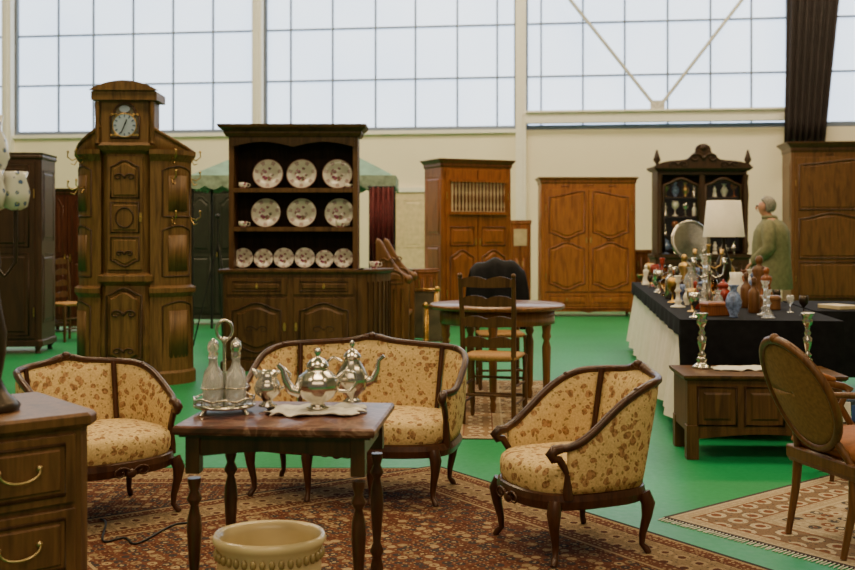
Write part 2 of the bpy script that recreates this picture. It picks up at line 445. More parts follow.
o=solo('curtain','dark brown heavy gathered curtain hanging by window','curtain',curtain(),CURTAIN,WO); o.rotation_euler=(0,0,WA)

# ================================================================ LIGHTS
def area(x,y,z,sx,sy,e,c,rx=0,rz=0):
    l=bpy.data.lights.new('hall_lamp_or_fill','AREA'); l.shape='RECTANGLE'; l.size=sx; l.size_y=sy; l.energy=e; l.color=c
    o=bpy.data.objects.new('hall_lamp_or_fill',l); col.objects.link(o); o.location=(x,y,z); o.rotation_euler=(radians(rx),0,radians(rz))
    tag(o,'hall area light','lamp')
warm=(1.0,.74,.44)
for x in (-5,0,5):
    area(x,1.0,7.2,2.2,1.2,185,warm)
    area(x,7.0,7.6,2.2,1.2,255,warm)
    area(x,13.0,7.6,2.2,1.2,280,warm)
for x in (-7,0,7): area(x,17.0,7.9,4,.8,290,(1,.81,.54),42)  # added wall-wash lights that brighten the back wall
area(0,-3.5,5.0,6,2,140,warm,58)  # added soft fill behind the camera, lifts front-facing furniture
w=bpy.data.worlds.new('world'); bpy.context.scene.world=w; w.use_nodes=True
w.node_tree.nodes['Background'].inputs[0].default_value=(.9,.78,.6,1); w.node_tree.nodes['Background'].inputs[1].default_value=.18

# ================================================================ RUGS
def flat_rug(name,label,loc,rot,a,b,mat,th=.006,fringe=False):
    m=MB()
    m.box(-a,a,-b,b,0,th)
    R=part(None,name,m,mat); R.location=loc; R.rotation_euler=(0,0,radians(rot)); tag(R,label,'rug')
    if fringe:
        f=MB(); k=int(2*b/.018)
        for i in range(k):
            y=-b+.009+i*2*b/k; w_=random.uniform(-.006,.006)
            for sg in (-1,1): f.tube([(sg*a,y,.004),(sg*(a+.05),y+w_,.003)],.003,4)
        q=part(R,'fringe',f,LINEN); q['kind']='stuff'
    return R
rc=((.115,.042,.022),(.22,.15,.08),(.040,.032,.032),(.31,.22,.12),(.080,.026,.015))
RUGA=rugmat('rug_red_oriental_small',1.15,1.35,rc,1.35)
RUGB=rugmat('rug_red_oriental',1.85,1.25,rc,1.25)
RUGC=rugmat('rug_cream',.95,.75,((.36,.28,.18),(.20,.13,.08),(.07,.06,.06),(.46,.38,.26),(.18,.07,.035)),.9)
RUGT=rugmat('rug_table',.58,1.35,((.34,.24,.13),(.26,.16,.08),(.10,.07,.05),(.48,.38,.24),(.20,.09,.05)),.8)
flat_rug('rug','red and beige oriental rug beside the larger one',(-1.12,4.50,0),0,1.15,1.35,RUGA,.004)
e1=Vector((.57,-.82)).normalized(); e2=Vector((-.82,-.57)).normalized(); K=Vector((.05,5.90)); cc=K+e1*1.85+e2*1.25
flat_rug('rug','large red and beige rectangular oriental rug under the seats',(cc.x,cc.y,.0045),math.degrees(math.atan2(e1.y,e1.x)),1.85,1.25,RUGB,.004)
u=Vector((cos(radians(38)),sin(radians(38)))); v=Vector((sin(radians(38)),-cos(radians(38))))
c0=Vector((1.08,4.82)); cc=c0+u*.95+v*.75
flat_rug('rug','cream patterned rug with fringed edge under the wooden armchair',(cc.x,cc.y,0),38,.95,.75,RUGC,fringe=True)
flat_rug('rug','beige and brown patterned rug under the round table',(.78,8.0,0),-3,.58,1.35,RUGT)
RT=.009
pts=[]
for i in range(40):
    t=i/39; pts.append((PX(110,4.9)+t*.42,4.75-.35*sin(t*3.2)+.06*sin(t*17),.014))
solo('cable','thin black electric cable lying on the floor','cable',MB().tube(pts,.005,6),IRON,(0,0,0))

# ================================================================ CLOCK CABINET
INK=plain('ink_blue',(.05,.07,.18),.5)
def clock():
    D=9.0; R=thing('grandfather_clock','tall carved oak clock with curved flanking cupboards and coat hooks','clock',(PX(122,D),D+.36,0),2)
    b=MB()
    b.loft([(0,.50,.34,0,-.17),(.10,.50,.34,0,-.17),(.12,.45,.31,0,-.16),(.35,.47,.33,0,-.17),(.6,.46,.32,0,-.16),(.86,.43,.30,0,-.15),(.90,.48,.34,0,-.17),(.95,.48,.34,0,-.17),(.97,.42,.29,0,-.15),(2.00,.42,.29,0,-.15),(2.03,.50,.33,0,-.17),(2.07,.53,.35,0,-.18)],.05)
    part(R,'body',b,W_CLOCK,.004)
    m=MB(); ml=MB(); panel(m,outline(-.15,.15,.18,.84,'arch','arch',.06),-.345,.011,.03,.016,ml); scroll(ml,0,-.36,.62,.06,.010); scroll(ml,0,-.36,.3,.05,.009)
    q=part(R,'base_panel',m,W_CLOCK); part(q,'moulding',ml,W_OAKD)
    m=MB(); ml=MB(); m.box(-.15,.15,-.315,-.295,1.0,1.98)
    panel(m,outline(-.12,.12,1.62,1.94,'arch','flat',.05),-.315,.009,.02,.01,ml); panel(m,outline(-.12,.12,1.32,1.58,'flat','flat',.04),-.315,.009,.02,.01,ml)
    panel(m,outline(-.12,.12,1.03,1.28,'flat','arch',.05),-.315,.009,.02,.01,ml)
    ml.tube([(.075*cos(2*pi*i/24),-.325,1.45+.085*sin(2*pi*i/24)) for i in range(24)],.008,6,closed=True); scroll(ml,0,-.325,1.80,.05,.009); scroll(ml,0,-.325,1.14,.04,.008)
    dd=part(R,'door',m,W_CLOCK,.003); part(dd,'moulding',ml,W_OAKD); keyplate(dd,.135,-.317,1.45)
    m=MB()
    m.loft([(2.07,.50,.33,0,-.17),(2.10,.46,.30,0,-.16),(2.48,.46,.30,0,-.16)],.03)
    P=[(-.28,2.46),(-.28,2.53)]+[(-.28+.56*i/20,2.53+.085*max(0,sin(pi*i/20))**.8) for i in range(1,20)]+[(.28,2.53),(.28,2.46)]
    m.prism(P,-.35,-.0)
    P2=[(x*1.05,z+.012 if z>2.47 else z+.03) for x,z in P]; m.prism([(x,z) for x,z in P2 if z>2.49],-.37,-.34)
    for sx in (-1,1): m.lathe([(.022,0),(.016,.03),(.022,.06),(.016,.2),(.022,.33),(.02,.36)],10,(sx*.235,-.315,2.09))
    part(R,'hood',m,W_CLOCK,.003)
    P=[(-.12,2.14),(.12,2.14)]+[(.12,2.32)]+[(.09*cos(pi*i/12),2.34+.09*sin(pi*i/12)) for i in range(13)]+[(-.12,2.32)]
    m=MB(); m.tube([(x,-.312,z) for x,z in P],.014,6,closed=True); part(R,'dial_frame',m,W_DARK)
    m=MB(); m.prism(P,-.318,-.308); part(R,'dial_plate',m,plain('dial_dark_plate',(.10,.085,.055),.5,0,.5,60))
    for sx in (-1,1):
        for zz in (2.158,2.335): m=MB(); scroll(m,sx*.092,-.320,zz,.016,.004); part(R,'spandrel_ornament',m,BRASS)
    m=MB(); m.prism([(.100*cos(2*pi*i/32),2.245+.100*sin(2*pi*i/32)) for i in range(32)],-.326,-.319); dl=part(R,'clock_face',m,plain('dial_pale_blue',(.34,.42,.54),.35,0,.05))
    m=MB(); m.tube([(.101*cos(2*pi*i/32),-.325,2.245+.101*sin(2*pi*i/32)) for i in range(32)],.005,6,closed=True); part(dl,'bezel',m,BRASS)
    for i in range(12):
        a=2*pi*i/12; m=MB(); m.tube([(.070*sin(a),-.328,2.245+.070*cos(a)),(.090*sin(a),-.328,2.245+.090*cos(a))],.005,4); part(dl,'hour_mark',m,INK)
    m=MB(); m.tube([(0,-.332,2.245),(.02,-.332,2.295)],.005,4); part(dl,'hand',m,IRON)
    m=MB(); m.tube([(0,-.332,2.245),(-.03,-.332,2.175)],.004,4); part(dl,'hand',m,IRON)
    m=MB(); m.prism([(.045*cos(2*pi*i/24),2.385+.03*sin(2*pi*i/24)) for i in range(24)],-.324,-.319); part(R,'moon_disc',m,plain('moon_blue',(.25,.30,.42),.3))
    for sg in (-1,1):
        wx=.31 if sg>0 else .27; dy=.30
        def S(a,z,k=0.0): return (sg*(.21+(wx+k)*sin(a)),-(dy+k)*cos(a)+.0,z)
        def ring(z,k):
            pl=[S(pi/2*i/12,z,k) for i in range(13)]; return [(sg*.212,-(dy+k),z)]+pl+[(sg*.212,0,z)]
        b=MB(); b.loftp([ring(z,k) for z,k in ((0,.03),(.10,.03),(.12,0.01),(.76,0.0),(.80,.03),(.84,.03),(.86,-.01),(1.94,-.01),(1.97,.01),(2.0,.03),(2.04,.03))])
        A=[];B=[]
        for i in range(13):
            a=pi/2*i/12; zt=2.03+.20*(1-i/12)**1.6+.01
            A.append([S(a,2.03,.0),S(a,zt,.0)]); B.append([S(a,2.03,-.03),S(a,zt,-.03)])
        b.sheet(A,B); b.tube([S(pi/2*i/12,2.04+.20*(1-i/12)**1.6,-.0) for i in range(13)],.018,6)
        part(R,'side_cupboard',b,W_CLOCK,.003)
        for z0,z1,k in ((.18,.72,.0),(.94,1.38,-.01),(1.46,1.90,-.01)):
            m=MB(); ml=MB()
            a0,a1=radians(20),radians(78)
            loop=[S(a0+(a1-a0)*i/8,z0,k) for i in range(9)]+[S(a1+(a0-a1)*i/8,z1-.04*(1-sin(pi*i/8)),k) for i in range(9)]
            ml.tube(loop,.009,6,closed=True)
            q0,q1=radians(30),radians(68)
            A=[[S(q0+(q1-q0)*i/8,z0+.05,k+.008),S(q0+(q1-q0)*i/8,z1-.08,k+.008)] for i in range(9)]; B=[[S(q0+(q1-q0)*i/8,z0+.05,k-.004),S(q0+(q1-q0)*i/8,z1-.08,k-.004)] for i in range(9)]
            m.sheet(A,B)
            q=part(R,'carved_panel',m,W_CLOCK); part(q,'moulding',ml,W_OAKD)
        for z in (1.98,1.80,1.45) if sg>0 else (1.98,1.72):
            for a in (radians(35),radians(80)):
                x,y,_=S(a,z,.0); dx_,dy_=sg*sin(a),-cos(a)
                h=MB(); h.tube([(x,y,z),(x+dx_*.05,y+dy_*.05,z-.02),(x+dx_*.09,y+dy_*.09,z+.01),(x+dx_*.085,y+dy_*.085,z+.05)],.006,6); h.ball((x+dx_*.085,y+dy_*.085,z+.055),.011,8)
                h.tube([(x,y,z-.01),(x+dx_*.03,y+dy_*.03,z-.06),(x+dx_*.06,y+dy_*.06,z-.05)],.005,6)
                part(R,'coat_hook',h,BRASS)
clock()

# ================================================================ DRESSER
DD=10.0
def dresser():
    w=1.30; R=thing('dresser','dark oak plate dresser with open shelves above carved cupboard','dresser',(PX(290,DD),DD+.28,0),0)
    b=MB(); b.loft([(0.0,w+.04,.54),(.09,w+.04,.54),(.10,w,.5),(.93,w,.5)],.02)
    rr=lambda z,k:[(w/2-.01,-.25-k,z)]+[(w/2-.01+(.30+k)*sin(pi/2*i/10),.25-(.5+k)*cos(pi/2*i/10),z) for i in range(11)]+[(w/2-.01,.25,z)]
    b.loftp([rr(z,k) for z,k in ((0,.02),(.09,.02),(.1,0),(.86,0),(.93,0))])
    part(R,'body',b,W_OAK,.004)
    t=MB(); t.loft([(.93,w+.04,.53),(.95,w+.08,.56),(.97,w+.08,.56)]); t.loftp([rr(z,k) for z,k in ((.93,.01),(.95,.03),(.97,.03))]); part(R,'worktop',t,W_OAK,.003)
    for sg in (-1,1):
        xa,xb=(-w/2+.04,-.03) if sg<0 else (.03,w/2-.04)
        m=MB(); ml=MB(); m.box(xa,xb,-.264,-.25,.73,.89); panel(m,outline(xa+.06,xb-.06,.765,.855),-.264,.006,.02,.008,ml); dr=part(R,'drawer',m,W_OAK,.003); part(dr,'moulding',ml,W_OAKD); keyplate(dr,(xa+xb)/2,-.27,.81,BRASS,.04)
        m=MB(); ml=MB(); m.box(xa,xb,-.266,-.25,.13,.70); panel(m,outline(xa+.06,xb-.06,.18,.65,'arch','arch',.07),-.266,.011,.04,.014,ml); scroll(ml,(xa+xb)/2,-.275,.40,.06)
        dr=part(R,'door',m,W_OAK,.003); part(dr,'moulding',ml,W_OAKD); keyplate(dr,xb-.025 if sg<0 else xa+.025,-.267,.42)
    for k in range(7):
        a=radians(20+10*k); x=w/2-.01+.305*sin(a); y=.25-.505*cos(a)
        m=MB(); m.tube([(x,y,.15),(x,y,.85)],.008,6); part(R,'carved_rib',m,W_OAKD)
    u=MB()
    u.box(-w/2+.02,-w/2+.07,-.04,.24,.97,2.26); u.box(w/2-.07,w/2-.02,-.04,.24,.97,2.26)
    u.prism([(-w/2+.05,2.26),(-w/2+.05,2.14)]+[(-w/2+.05+(w-.1)*i/30,2.16+.05*abs(sin(pi*i/15))) for i in range(31)]+[(w/2-.05,2.14),(w/2-.05,2.26)],-.05,-.02)
    part(R,'upper_case',u,W_OAK,.003)
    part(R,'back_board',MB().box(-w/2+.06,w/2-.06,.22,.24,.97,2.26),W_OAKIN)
    for z in (1.37,1.75):
        m=MB(); m.box(-w/2+.07,w/2-.07,-.03,.22,z-.025,z); m.box(-w/2+.07,w/2-.07,-.045,-.03,z-.035,z+.008); part(R,'shelf',m,W_OAK,.002)
    c=MB(); c.loft([(2.26,w+.0,.32,0,.09),(2.29,w+.04,.36,0,.08),(2.31,w+.04,.36,0,.08),(2.34,w+.12,.44,0,.04),(2.37,w+.14,.46,0,.04)]); part(R,'cornice',c,W_OAK,.003)
    y0=R.location.y
    def plate(r,px,z,mat,g,lab):
        m=MB(); m.lathe([(.001,.0),(r*.55,0),(r*.62,.006),(r*.98,.018),(r,.021),(r*.98,.024),(r*.62,.013),(r*.55,.007),(.001,.006)],36)
        return solo('plate',lab,'plate',m,mat,(PX(px,y0+.05),y0+.12,z+r*sin(radians(80))+.001),(78,0,random.uniform(-3,3)),g)
    for i,px in enumerate((267,301,337)):
        plate(.152,px,1.75,PL_BIG,'large plates on the dresser shelves','large cream plate with flower bouquet on top shelf')
        plate(.148,px-2+i*2,1.37,PL_BIG,'large plates on the dresser shelves','large cream plate with flower bouquet on middle shelf')
    for i,px in enumerate((242,262.5,283,304,324,343)):
        plate((.100,.096,.101,.102,.090,.098)[i],px,.97,PL_SM,'small plates on the dresser','small scalloped cream floral plate standing on dresser top')
    for px,z,s,yy in ((243,1.75,.045,0),(243,1.37,.045,0),(341,1.37,.055,0),(348,1.75,.035,0),(374,.97,.05,.05)):
        m=MB(); m.lathe([(.6*s,0),(.5*s,.005),(.9*s,.5*s),(1.0*s,1.4*s),(.93*s,1.4*s),(.8*s,.5*s),(.01,.2*s)],18); m.tube([(.9*s,0,1.2*s),(1.5*s,0,1.1*s),(1.5*s,0,.6*s),(.9*s,0,.4*s)],.004,6)
        solo('cup','small floral porcelain cup on the dresser shelf','cup',m,PL_SM,(PX(px,y0),y0+yy,z+.0005),(0,0,0),'porcelain cups')
dresser()

# ================================================================ WARDROBES
armoire('armoire','honey cherrywood two door armoire with carved panels against the wall',(PX(586,17.0),17.0,0),-1,1.50,.6,2.22,W_HONEY,[(0,.5,'arch','arch'),(.5,1,'sl','arch')],drawer=.2,drawers=2,corn=.1,cout=.05,mr=.014,mm=W_HONEYD)
R=armoire('wardrobe','reddish cherrywood wardrobe with turned spindle grille on top',(PX(468,15.3),15.3,0),24,1.12,.6,2.38,W_CHERRY,[(0,.46,'arch','flat'),(.46,.62,'flat','flat')],corn=.12,carve=False,mr=.013,mm=W_CHERRYD)
m=MB(); m.box(-.42,.42,-.335,-.322,1.62,2.08); part(R,'grille_back',m,plain('linen_back',(.72,.58,.36),.8))
for i in range(15):
    x=-.39+.78*i/14
    m=MB(); m.lathe([(.010,0),(.018,.03),(.010,.07),(.018,.14),(.019,.2),(.010,.27),(.018,.36),(.010,.42)],8,(x,-.352,1.64)); part(R,'spindle',m,W_CHERRYD)
for z in (1.62,2.08): part(R,'grille_rail',MB().box(-.45,.45,-.37,-.325,z-.03,z+.01),W_CHERRY)
armoire('armoire','tall dark brown oak armoire with carved panels',(PX(870,18.2),18.5,0),-6,2.6,.7,2.92,W_MID,[(0,.28,'flat','flat'),(.28,.62,'arch','flat'),(.62,1,'sl','flat')],corn=.18,cout=.09,mr=.018,mm=W_MIDD)
armoire('armoire','nearly black oak armoire with plain panels',(PX(-30,11.4),11.7,0),4,1.45,.55,2.2,W_DARK,[(0,.5,'flat','flat'),(.5,1,'flat','flat')],corn=.07,cout=.02,carve=False)
armoire('cabinet','narrow dark mahogany cabinet beside the clock',(PX(68,14.0),14.2,0),0,.62,.4,1.92,W_RED,[(0,.5,'flat','flat'),(.5,1,'arch','flat')],corn=.08,carve=False,cat='cabinet')
armoire('cabinet','dark green gray cabinet under a canopy',(PX(212,15),15.4,0),0,.95,.4,2.0,plain('green_gray_wood',(.028,.030,.020),.5),[(0,.5,'flat','flat'),(.5,1,'arch','flat')],corn=.08,carve=False,cat='cabinet')
armoire('cabinet','small orange wood cabinet next to the armoire',(PX(646,17.6),17.9,0),0,.36,.35,1.05,W_HONEY,[(0,1,'flat','flat')],corn=.06,cout=.02,carve=False,cat='cabinet')
R=armoire('cabinet','slim honey wood cabinet with pale front panel',(PX(521,17.6),17.9,0),0,.36,.3,1.55,W_HONEY,[(0,.6,'flat','flat')],corn=.07,cout=.02,carve=False,cat='cabinet')
m=MB(); m.box(-.11,.11,-.185,-.172,1.12,1.40); part(R,'pale_panel',m,plain('pale_panel_paint',(.6,.5,.3)))
def vitrine():
    D=16.3; w=1.46; R=thing('display_cabinet','black carved glazed display cabinet with ornate crest','cabinet',(PX(704,D),D+.3,0),0)
    b=MB(); b.loft([(0,w+.06,.54),(.12,w+.06,.54),(.14,w,.5),(.92,w,.5),(.95,w+.05,.54),(1.0,w+.05,.54)],.03)
    part(R,'lower_case',b,W_DARK,.004)
    b=MB(); b.box(-w/2+.03,-w/2+.1,-.2,.22,1.0,2.3); b.box(w/2-.1,w/2-.03,-.2,.22,1.0,2.3); b.box(-w/2+.1,w/2-.1,.2,.22,1.0,2.3); b.box(-w/2+.1,w/2-.1,-.2,.2,2.24,2.3)
    b.box(-.04,.04,-.2,-.16,1.0,2.24)
    for sx in (-1,1): b.lathe([(.04,0),(.03,.06),(.045,.12),(.03,.2),(.035,.7),(.045,.9),(.03,1.1),(.045,1.22)],12,(sx*(w/2-.06),-.235,1.02))
    part(R,'upper_case',b,W_DARK,.003)
    for z in (1.3,1.6,1.9): part(R,'shelf',MB().box(-w/2+.1,w/2-.1,-.12,.2,z-.02,z),W_DARK)
    for sg in (-1,1):
        m=MB(); panel(m,outline(sg*.34-.26,sg*.34+.26,.2,.86),-.25,.01,.06,.015); scroll(m,sg*.34,-.262,.53,.08,.01); part(R,'door',m,W_DARK)
        m=MB(); P=outline(sg*.33-.27,sg*.33+.27,1.05,2.18,'arch','flat',.1); m.tube([(x,-.19,z) for x,z in P],.028,6,closed=True)
        q=part(R,'glazed_door',m,W_DARK); part(q,'glass_pane',MB().prism(P,-.186,-.182),PANE)
    c=MB(); c.loft([(2.3,w-.02,.48),(2.34,w+.08,.56),(2.37,w+.08,.56)])
    P=[(-w/2-.02,2.37)]
    for i in range(41):
        u=i/40; x=-w/2+w*u; z=2.40+.20*exp(-((u-.5)/.18)**2)+.05*abs(sin(3*pi*u)); P.append((x,z))
    P.append((w/2+.02,2.37)); c.prism(P,-.27,-.2)
    scroll(c,0,-.28,2.5,.12,.02); scroll(c,-.4,-.28,2.40,.08,.014); scroll(c,.4,-.28,2.40,.08,.014)
    c.ball((0,-.24,2.66),.06,12)
    for i in range(7):
        a=pi*i/6; c.tube([(0,-.24,2.62),(.12*cos(a),-.24,2.62+.10*sin(a))],[.02,.03],6)
    for sx in (-1,1): c.lathe([(.04,0),(.02,.04),(.06,.10),(.035,.18),(.015,.26)],12,(sx*(w/2-.02),-.2,2.37))
    part(R,'carved_crest',c,W_DARK,.002)
    return R
V=vitrine()

PROF={
 'candlestick':[(.30,0),(.30,.03),(.16,.06),(.10,.12),(.18,.2),(.09,.26),(.07,.45),(.15,.52),(.08,.58),(.06,.75),(.14,.82),(.09,.86),(.15,.95),(.15,1.0),(.05,1.0)],
 'vase':[(.16,0),(.18,.02),(.14,.06),(.30,.35),(.32,.5),(.22,.72),(.12,.82),(.14,.92),(.22,1.0),(.19,1.0),(.09,.85)],
 'bottle':[(.18,0),(.20,.03),(.20,.55),(.15,.65),(.07,.72),(.07,.85),(.10,.88),(.07,.9),(.10,.95),(.06,1.0),(.01,1.02)],
 'goblet':[(.26,0),(.24,.03),(.05,.08),(.04,.4),(.10,.46),(.26,.6),(.29,.8),(.25,1.0),(.23,1.0),(.26,.8),(.2,.62),(.01,.52)],
 'bowl':[(.5,0),(.4,.05),(.3,.14),(.7,.45),(1.0,.95),(1.02,1.0),(.96,1.0),(.66,.5),(.1,.25)],
 'urn':[(.26,0),(.26,.05),(.10,.10),(.08,.18),(.28,.32),(.36,.52),(.34,.62),(.2,.7),(.22,.76),(.3,.8),(.12,.92),(.05,.94),(.06,1.0),(.01,1.02)],
 'figurine':[(.26,0),(.26,.08),(.2,.1),(.22,.3),(.13,.5),(.20,.68),(.16,.76),(.06,.8),(.10,.86),(.11,.93),(.06,1.0),(.01,1.01)],
}
LAB={'candlestick':'candlestick','vase':'vase','bottle':'bottle','goblet':'goblet','bowl':'bowl','urn':'lidded_urn','figurine':'figurine'}
def ware(kind,h,mat,loc,word,where,k=1.0,seg=16,rot=0):
    m=MB(); m.lathe([(r*h*k,z*h) for r,z in PROF[kind]],seg)
    if kind=='urn':
        for sg in (-1,1): m.tube([(sg*h*.33*k,0,h*.58),(sg*h*.5*k,0,h*.62),(sg*h*.5*k,0,h*.4),(sg*h*.26*k,0,h*.34)],h*.02,6)
    return solo(LAB[kind],'%s %s %s'%(word,LAB[kind].replace('_',' '),where),kind,m,mat,loc,(0,0,rot))
vx,vy=V.location.x,V.location.y
VM=[(WHITE_CER,'white porcelain'),(SILVER,'silver'),(BLUE_CER,'blue and white'),(BRASS,'brass'),(WHITE_CER,'cream porcelain'),(WHITE_CER,'white glazed'),(AMBER,'brown glazed')]
for z in (1.0,1.3,1.6,1.9):
    for i in range(8):
        x=-.54+i*.154+random.uniform(-.01,.01)
        mt,wd=random.choice(VM)
        o=ware(random.choice(['vase','goblet','bottle','urn','figurine']),random.uniform(.16,.25),mt,(vx+x,vy-.04+random.uniform(-.03,.03),z+.0005),wd,'inside the glazed display cabinet',.9,10)
        o['group']='antiques in the display cabinet'

# ================================================================ STALL TABLE
a0=Vector((1.69,6.78)); a1=Vector((2.40,12.0)); dirv=(a1-a0); L=dirv.length; ang=math.degrees(math.atan2(dirv.y,dirv.x))-90
SWD=.86
R=thing('trestle_table','long trestle table covered with cloths','table',(a0.x,a0.y,0),ang)
part(R,'table_top',MB().box(.01,SWD-.01,.01,L-.01,.715,.745),W_MID)
for yy in (.3,L/2,L-.3):
    for xx in (.12,SWD-.12):
        m=MB(); m.tube([(xx,yy-.1,.715),(xx,yy,.4),(xx,yy-.12,.0)],.02,8); part(R,'leg',m,W_MID)
        m=MB(); m.tube([(xx,yy+.1,.715),(xx,yy+.12,.0)],.02,8); part(R,'leg',m,W_MID)
def drape(x0,x1,y0,y1,z,hems,amp=.02,fl=0.0):
    per=[]
    Wd=x1-x0; Ln=y1-y0
    k=int(Ln/.05); kx=int(Wd/.05)
    for i in range(kx): per.append((x0+Wd*i/kx,y0,0,-1,hems['f']))
    for i in range(k): per.append((x1,y0+Ln*i/k,1,0,hems['r']))
    for i in range(kx): per.append((x1-Wd*i/kx,y1,0,1,hems['b']))
    for i in range(k): per.append((x0,y1-Ln*i/k,-1,0,hems['l']))
    m=MB(); rings=[]
    for j in range(7):
        v=j/6; rg=[]
        for q,(x,y,nx,ny,hz) in enumerate(per):
            a=amp*(.3+v)*(1+sin(q*.9)*.8+.5*sin(q*.37+1))+(fl*v if nx<0 else 0) if j else 0
            zz=z-(z-hz)*v
            rg.append((x+nx*(a+.004),y+ny*(a+.004),zz))
        rings.append(rg)
    m.loftp(rings,True,False); m.add(rings[0],[tuple(range(len(per)))])
    return m
o=solo('tablecloth','white linen tablecloth hanging down the side of the long table','tablecloth',drape(-.006,SWD+.006,-.006,L+.006,.752,dict(f=.12,l=.10,r=.12,b=.12),.022,.07),LINEN,(a0.x,a0.y,0),(0,0,ang))
s=o.modifiers.new('Sub','SUBSURF'); s.levels=1; s.render_levels=1
solo('tablecloth','black tablecloth over the top of the long table','tablecloth',drape(-.062,SWD+.075,-.075,L+.03,.760,dict(f=.30,l=.65,r=.5,b=.5),.006),BLACKCLOTH,(a0.x,a0.y,0),(0,0,ang))
MS=Matrix.Translation((a0.x,a0.y,0))@Matrix.Rotation(radians(ang),4,'Z')
ZT=.7615
def stallpt(lx,ly): return MS@Vector((lx,ly,ZT))
p=stallpt(.66,3.15); R=thing('table_lamp','table lamp with large white fabric shade','lamp',p,0)
m=MB(); m.lathe([(.09,0),(.09,.02),(.04,.04),(.03,.1),(.07,.2),(.07,.28),(.03,.38),(.015,.44),(.012,.62)],18); part(R,'lamp_base',m,BRONZE)
m=MB(); m.lathe([(.19,.52),(.155,.86),(.151,.86),(.186,.52)],32); part(R,'lamp_shade',m,SHADE)
p=stallpt(.42,3.75); R=thing('mirror','round silver framed mirror on a pedestal stand','mirror',p,10)
m=MB(); m.lathe([(.11,0),(.11,.015),(.03,.03),(.02,.15),(.03,.2),(.015,.27)],18); part(R,'stand',m,SILVER)
m=MB(); m.M=Matrix.Translation((0,0,.48))@Matrix.Rotation(radians(80),4,'X'); m.lathe([(.001,0),(.20,0),(.21,.012),(.20,.022),(.17,.012),(.001,.008)],36); part(R,'mirror_disc',m,SILVER)
def candelabra(lx,ly,h,mat,lab):
    R=thing('candelabra',lab,'candelabra',stallpt(lx,ly),random.uniform(-30,30))
    m=MB(); m.lathe([(.07,0),(.07,.01),(.03,.03),(.018,.06),(.03,.09),(.014,.13),(.012,h*.6),(.026,h*.66),(.012,h*.72),(.014,h*.95),(.024,h),(.01,h)],16); part(R,'stem',m,mat)
    for sg in (-1,1):
        m=MB(); m.tube([(0,0,h*.62),(sg*.05,0,h*.55),(sg*.10,0,h*.62),(sg*.11,0,h*.80)],.007,6); m.lathe([(.008,0),(.028,.008),(.014,.02),(.02,.05),(.01,.05)],12,(sg*.11,0,h*.80)); part(R,'arm',m,mat)
candelabra(.26,1.05,.40,SILVER,'silver two armed candelabra on the black cloth'); candelabra(.40,2.2,.46,BRASS,'tall brass two armed candelabra on the black cloth')
R=thing('jug','white porcelain water jug with handle on the stall','jug',stallpt(.55,1.7),20)
m=MB(); m.lathe([(.05,0),(.055,.01),(.075,.08),(.07,.14),(.045,.19),(.05,.24),(.045,.24),(.038,.19)],20); part(R,'body',m,WHITE_CER)
m=MB(); m.tube([(.045,0,.22),(.10,0,.22),(.115,0,.15),(.07,0,.09)],.008,8); part(R,'handle',m,WHITE_CER)
def jbox(lx,ly,w_,d_,h_,mat,lab,rz):
    R=thing('box',lab,'box',stallpt(lx,ly),rz)
    part(R,'body',MB().box(-w_/2,w_/2,-d_/2,d_/2,0,h_*.7),mat,.003)
    m=MB(); m.loft([(h_*.7,w_+.008,d_+.008),(h_*.88,w_+.008,d_+.008),(h_,w_*.85,d_*.8)]); part(R,'lid',m,mat,.002)
jbox(.20,.30,.16,.11,.09,W_CHERRY,'small reddish wooden box with lid on the stall',15)
jbox(.66,.95,.18,.12,.10,W_GOLD,'golden wooden casket on the black cloth',-20)
jbox(.18,2.9,.2,.14,.13,W_DARK,'dark wooden casket on the black cloth',8)
occ=[(.66,3.15,.2),(.42,3.75,.2),(.26,1.05,.17),(.40,2.2,.17),(.55,1.7,.16),(.20,.30,.15),(.66,.95,.17),(.18,2.9,.18)]
WM=[(SILVER,'polished silver'),(GLASS,'clear cut glass'),(WHITE_CER,'white porcelain'),(BRASS,'old brass'),(BRONZE,'dark bronze'),(BLUE_CER,'blue glazed'),(AMBER,'brown glazed'),(GLASSA,'amber glass'),(RED_CER,'deep red glazed'),(GILT,'gilded'),(W_MID,'turned wooden'),(SILVER,'old silver'),(GLASS,'engraved clear glass')]
ly=.10; row=0; k_=0
while ly<L-.15:
    for c in range(4):
        lx=.08+c*.225+random.uniform(-.03,.03)+(.03 if row%2 else -.02); yy=ly+random.uniform(-.05,.05)
        if any((lx-q[0])**2+(yy-q[1])**2<q[2]**2 for q in occ): continue
        kind=random.choice(['candlestick','vase','bottle','goblet','goblet','urn','figurine','bowl','vase'])
        mt,wd=WM[k_%len(WM)] if random.random()<.7 else random.choice(WM); k_+=5
        h={'candlestick':.30,'vase':.20,'bottle':.27,'goblet':.16,'urn':.26,'figurine':.25,'bowl':.07}[kind]*random.uniform(.6,1.3)
        if ly>1.5: h*=1.15
        if ly<1.0: h*=.85
        kk=.8 if kind!='bowl' else 1
        h_r=max(r for r,z in PROF[kind])*h*kk*(1.4 if kind=='urn' else 1)
        if h_r>.08: kk*=.08/h_r
        o=ware(kind,h,mt,stallpt(lx,yy),wd,'on the black stall cloth',kk,14,random.uniform(0,180)); o['group']='antiques on the long stall'
    ly+=.25; row+=1
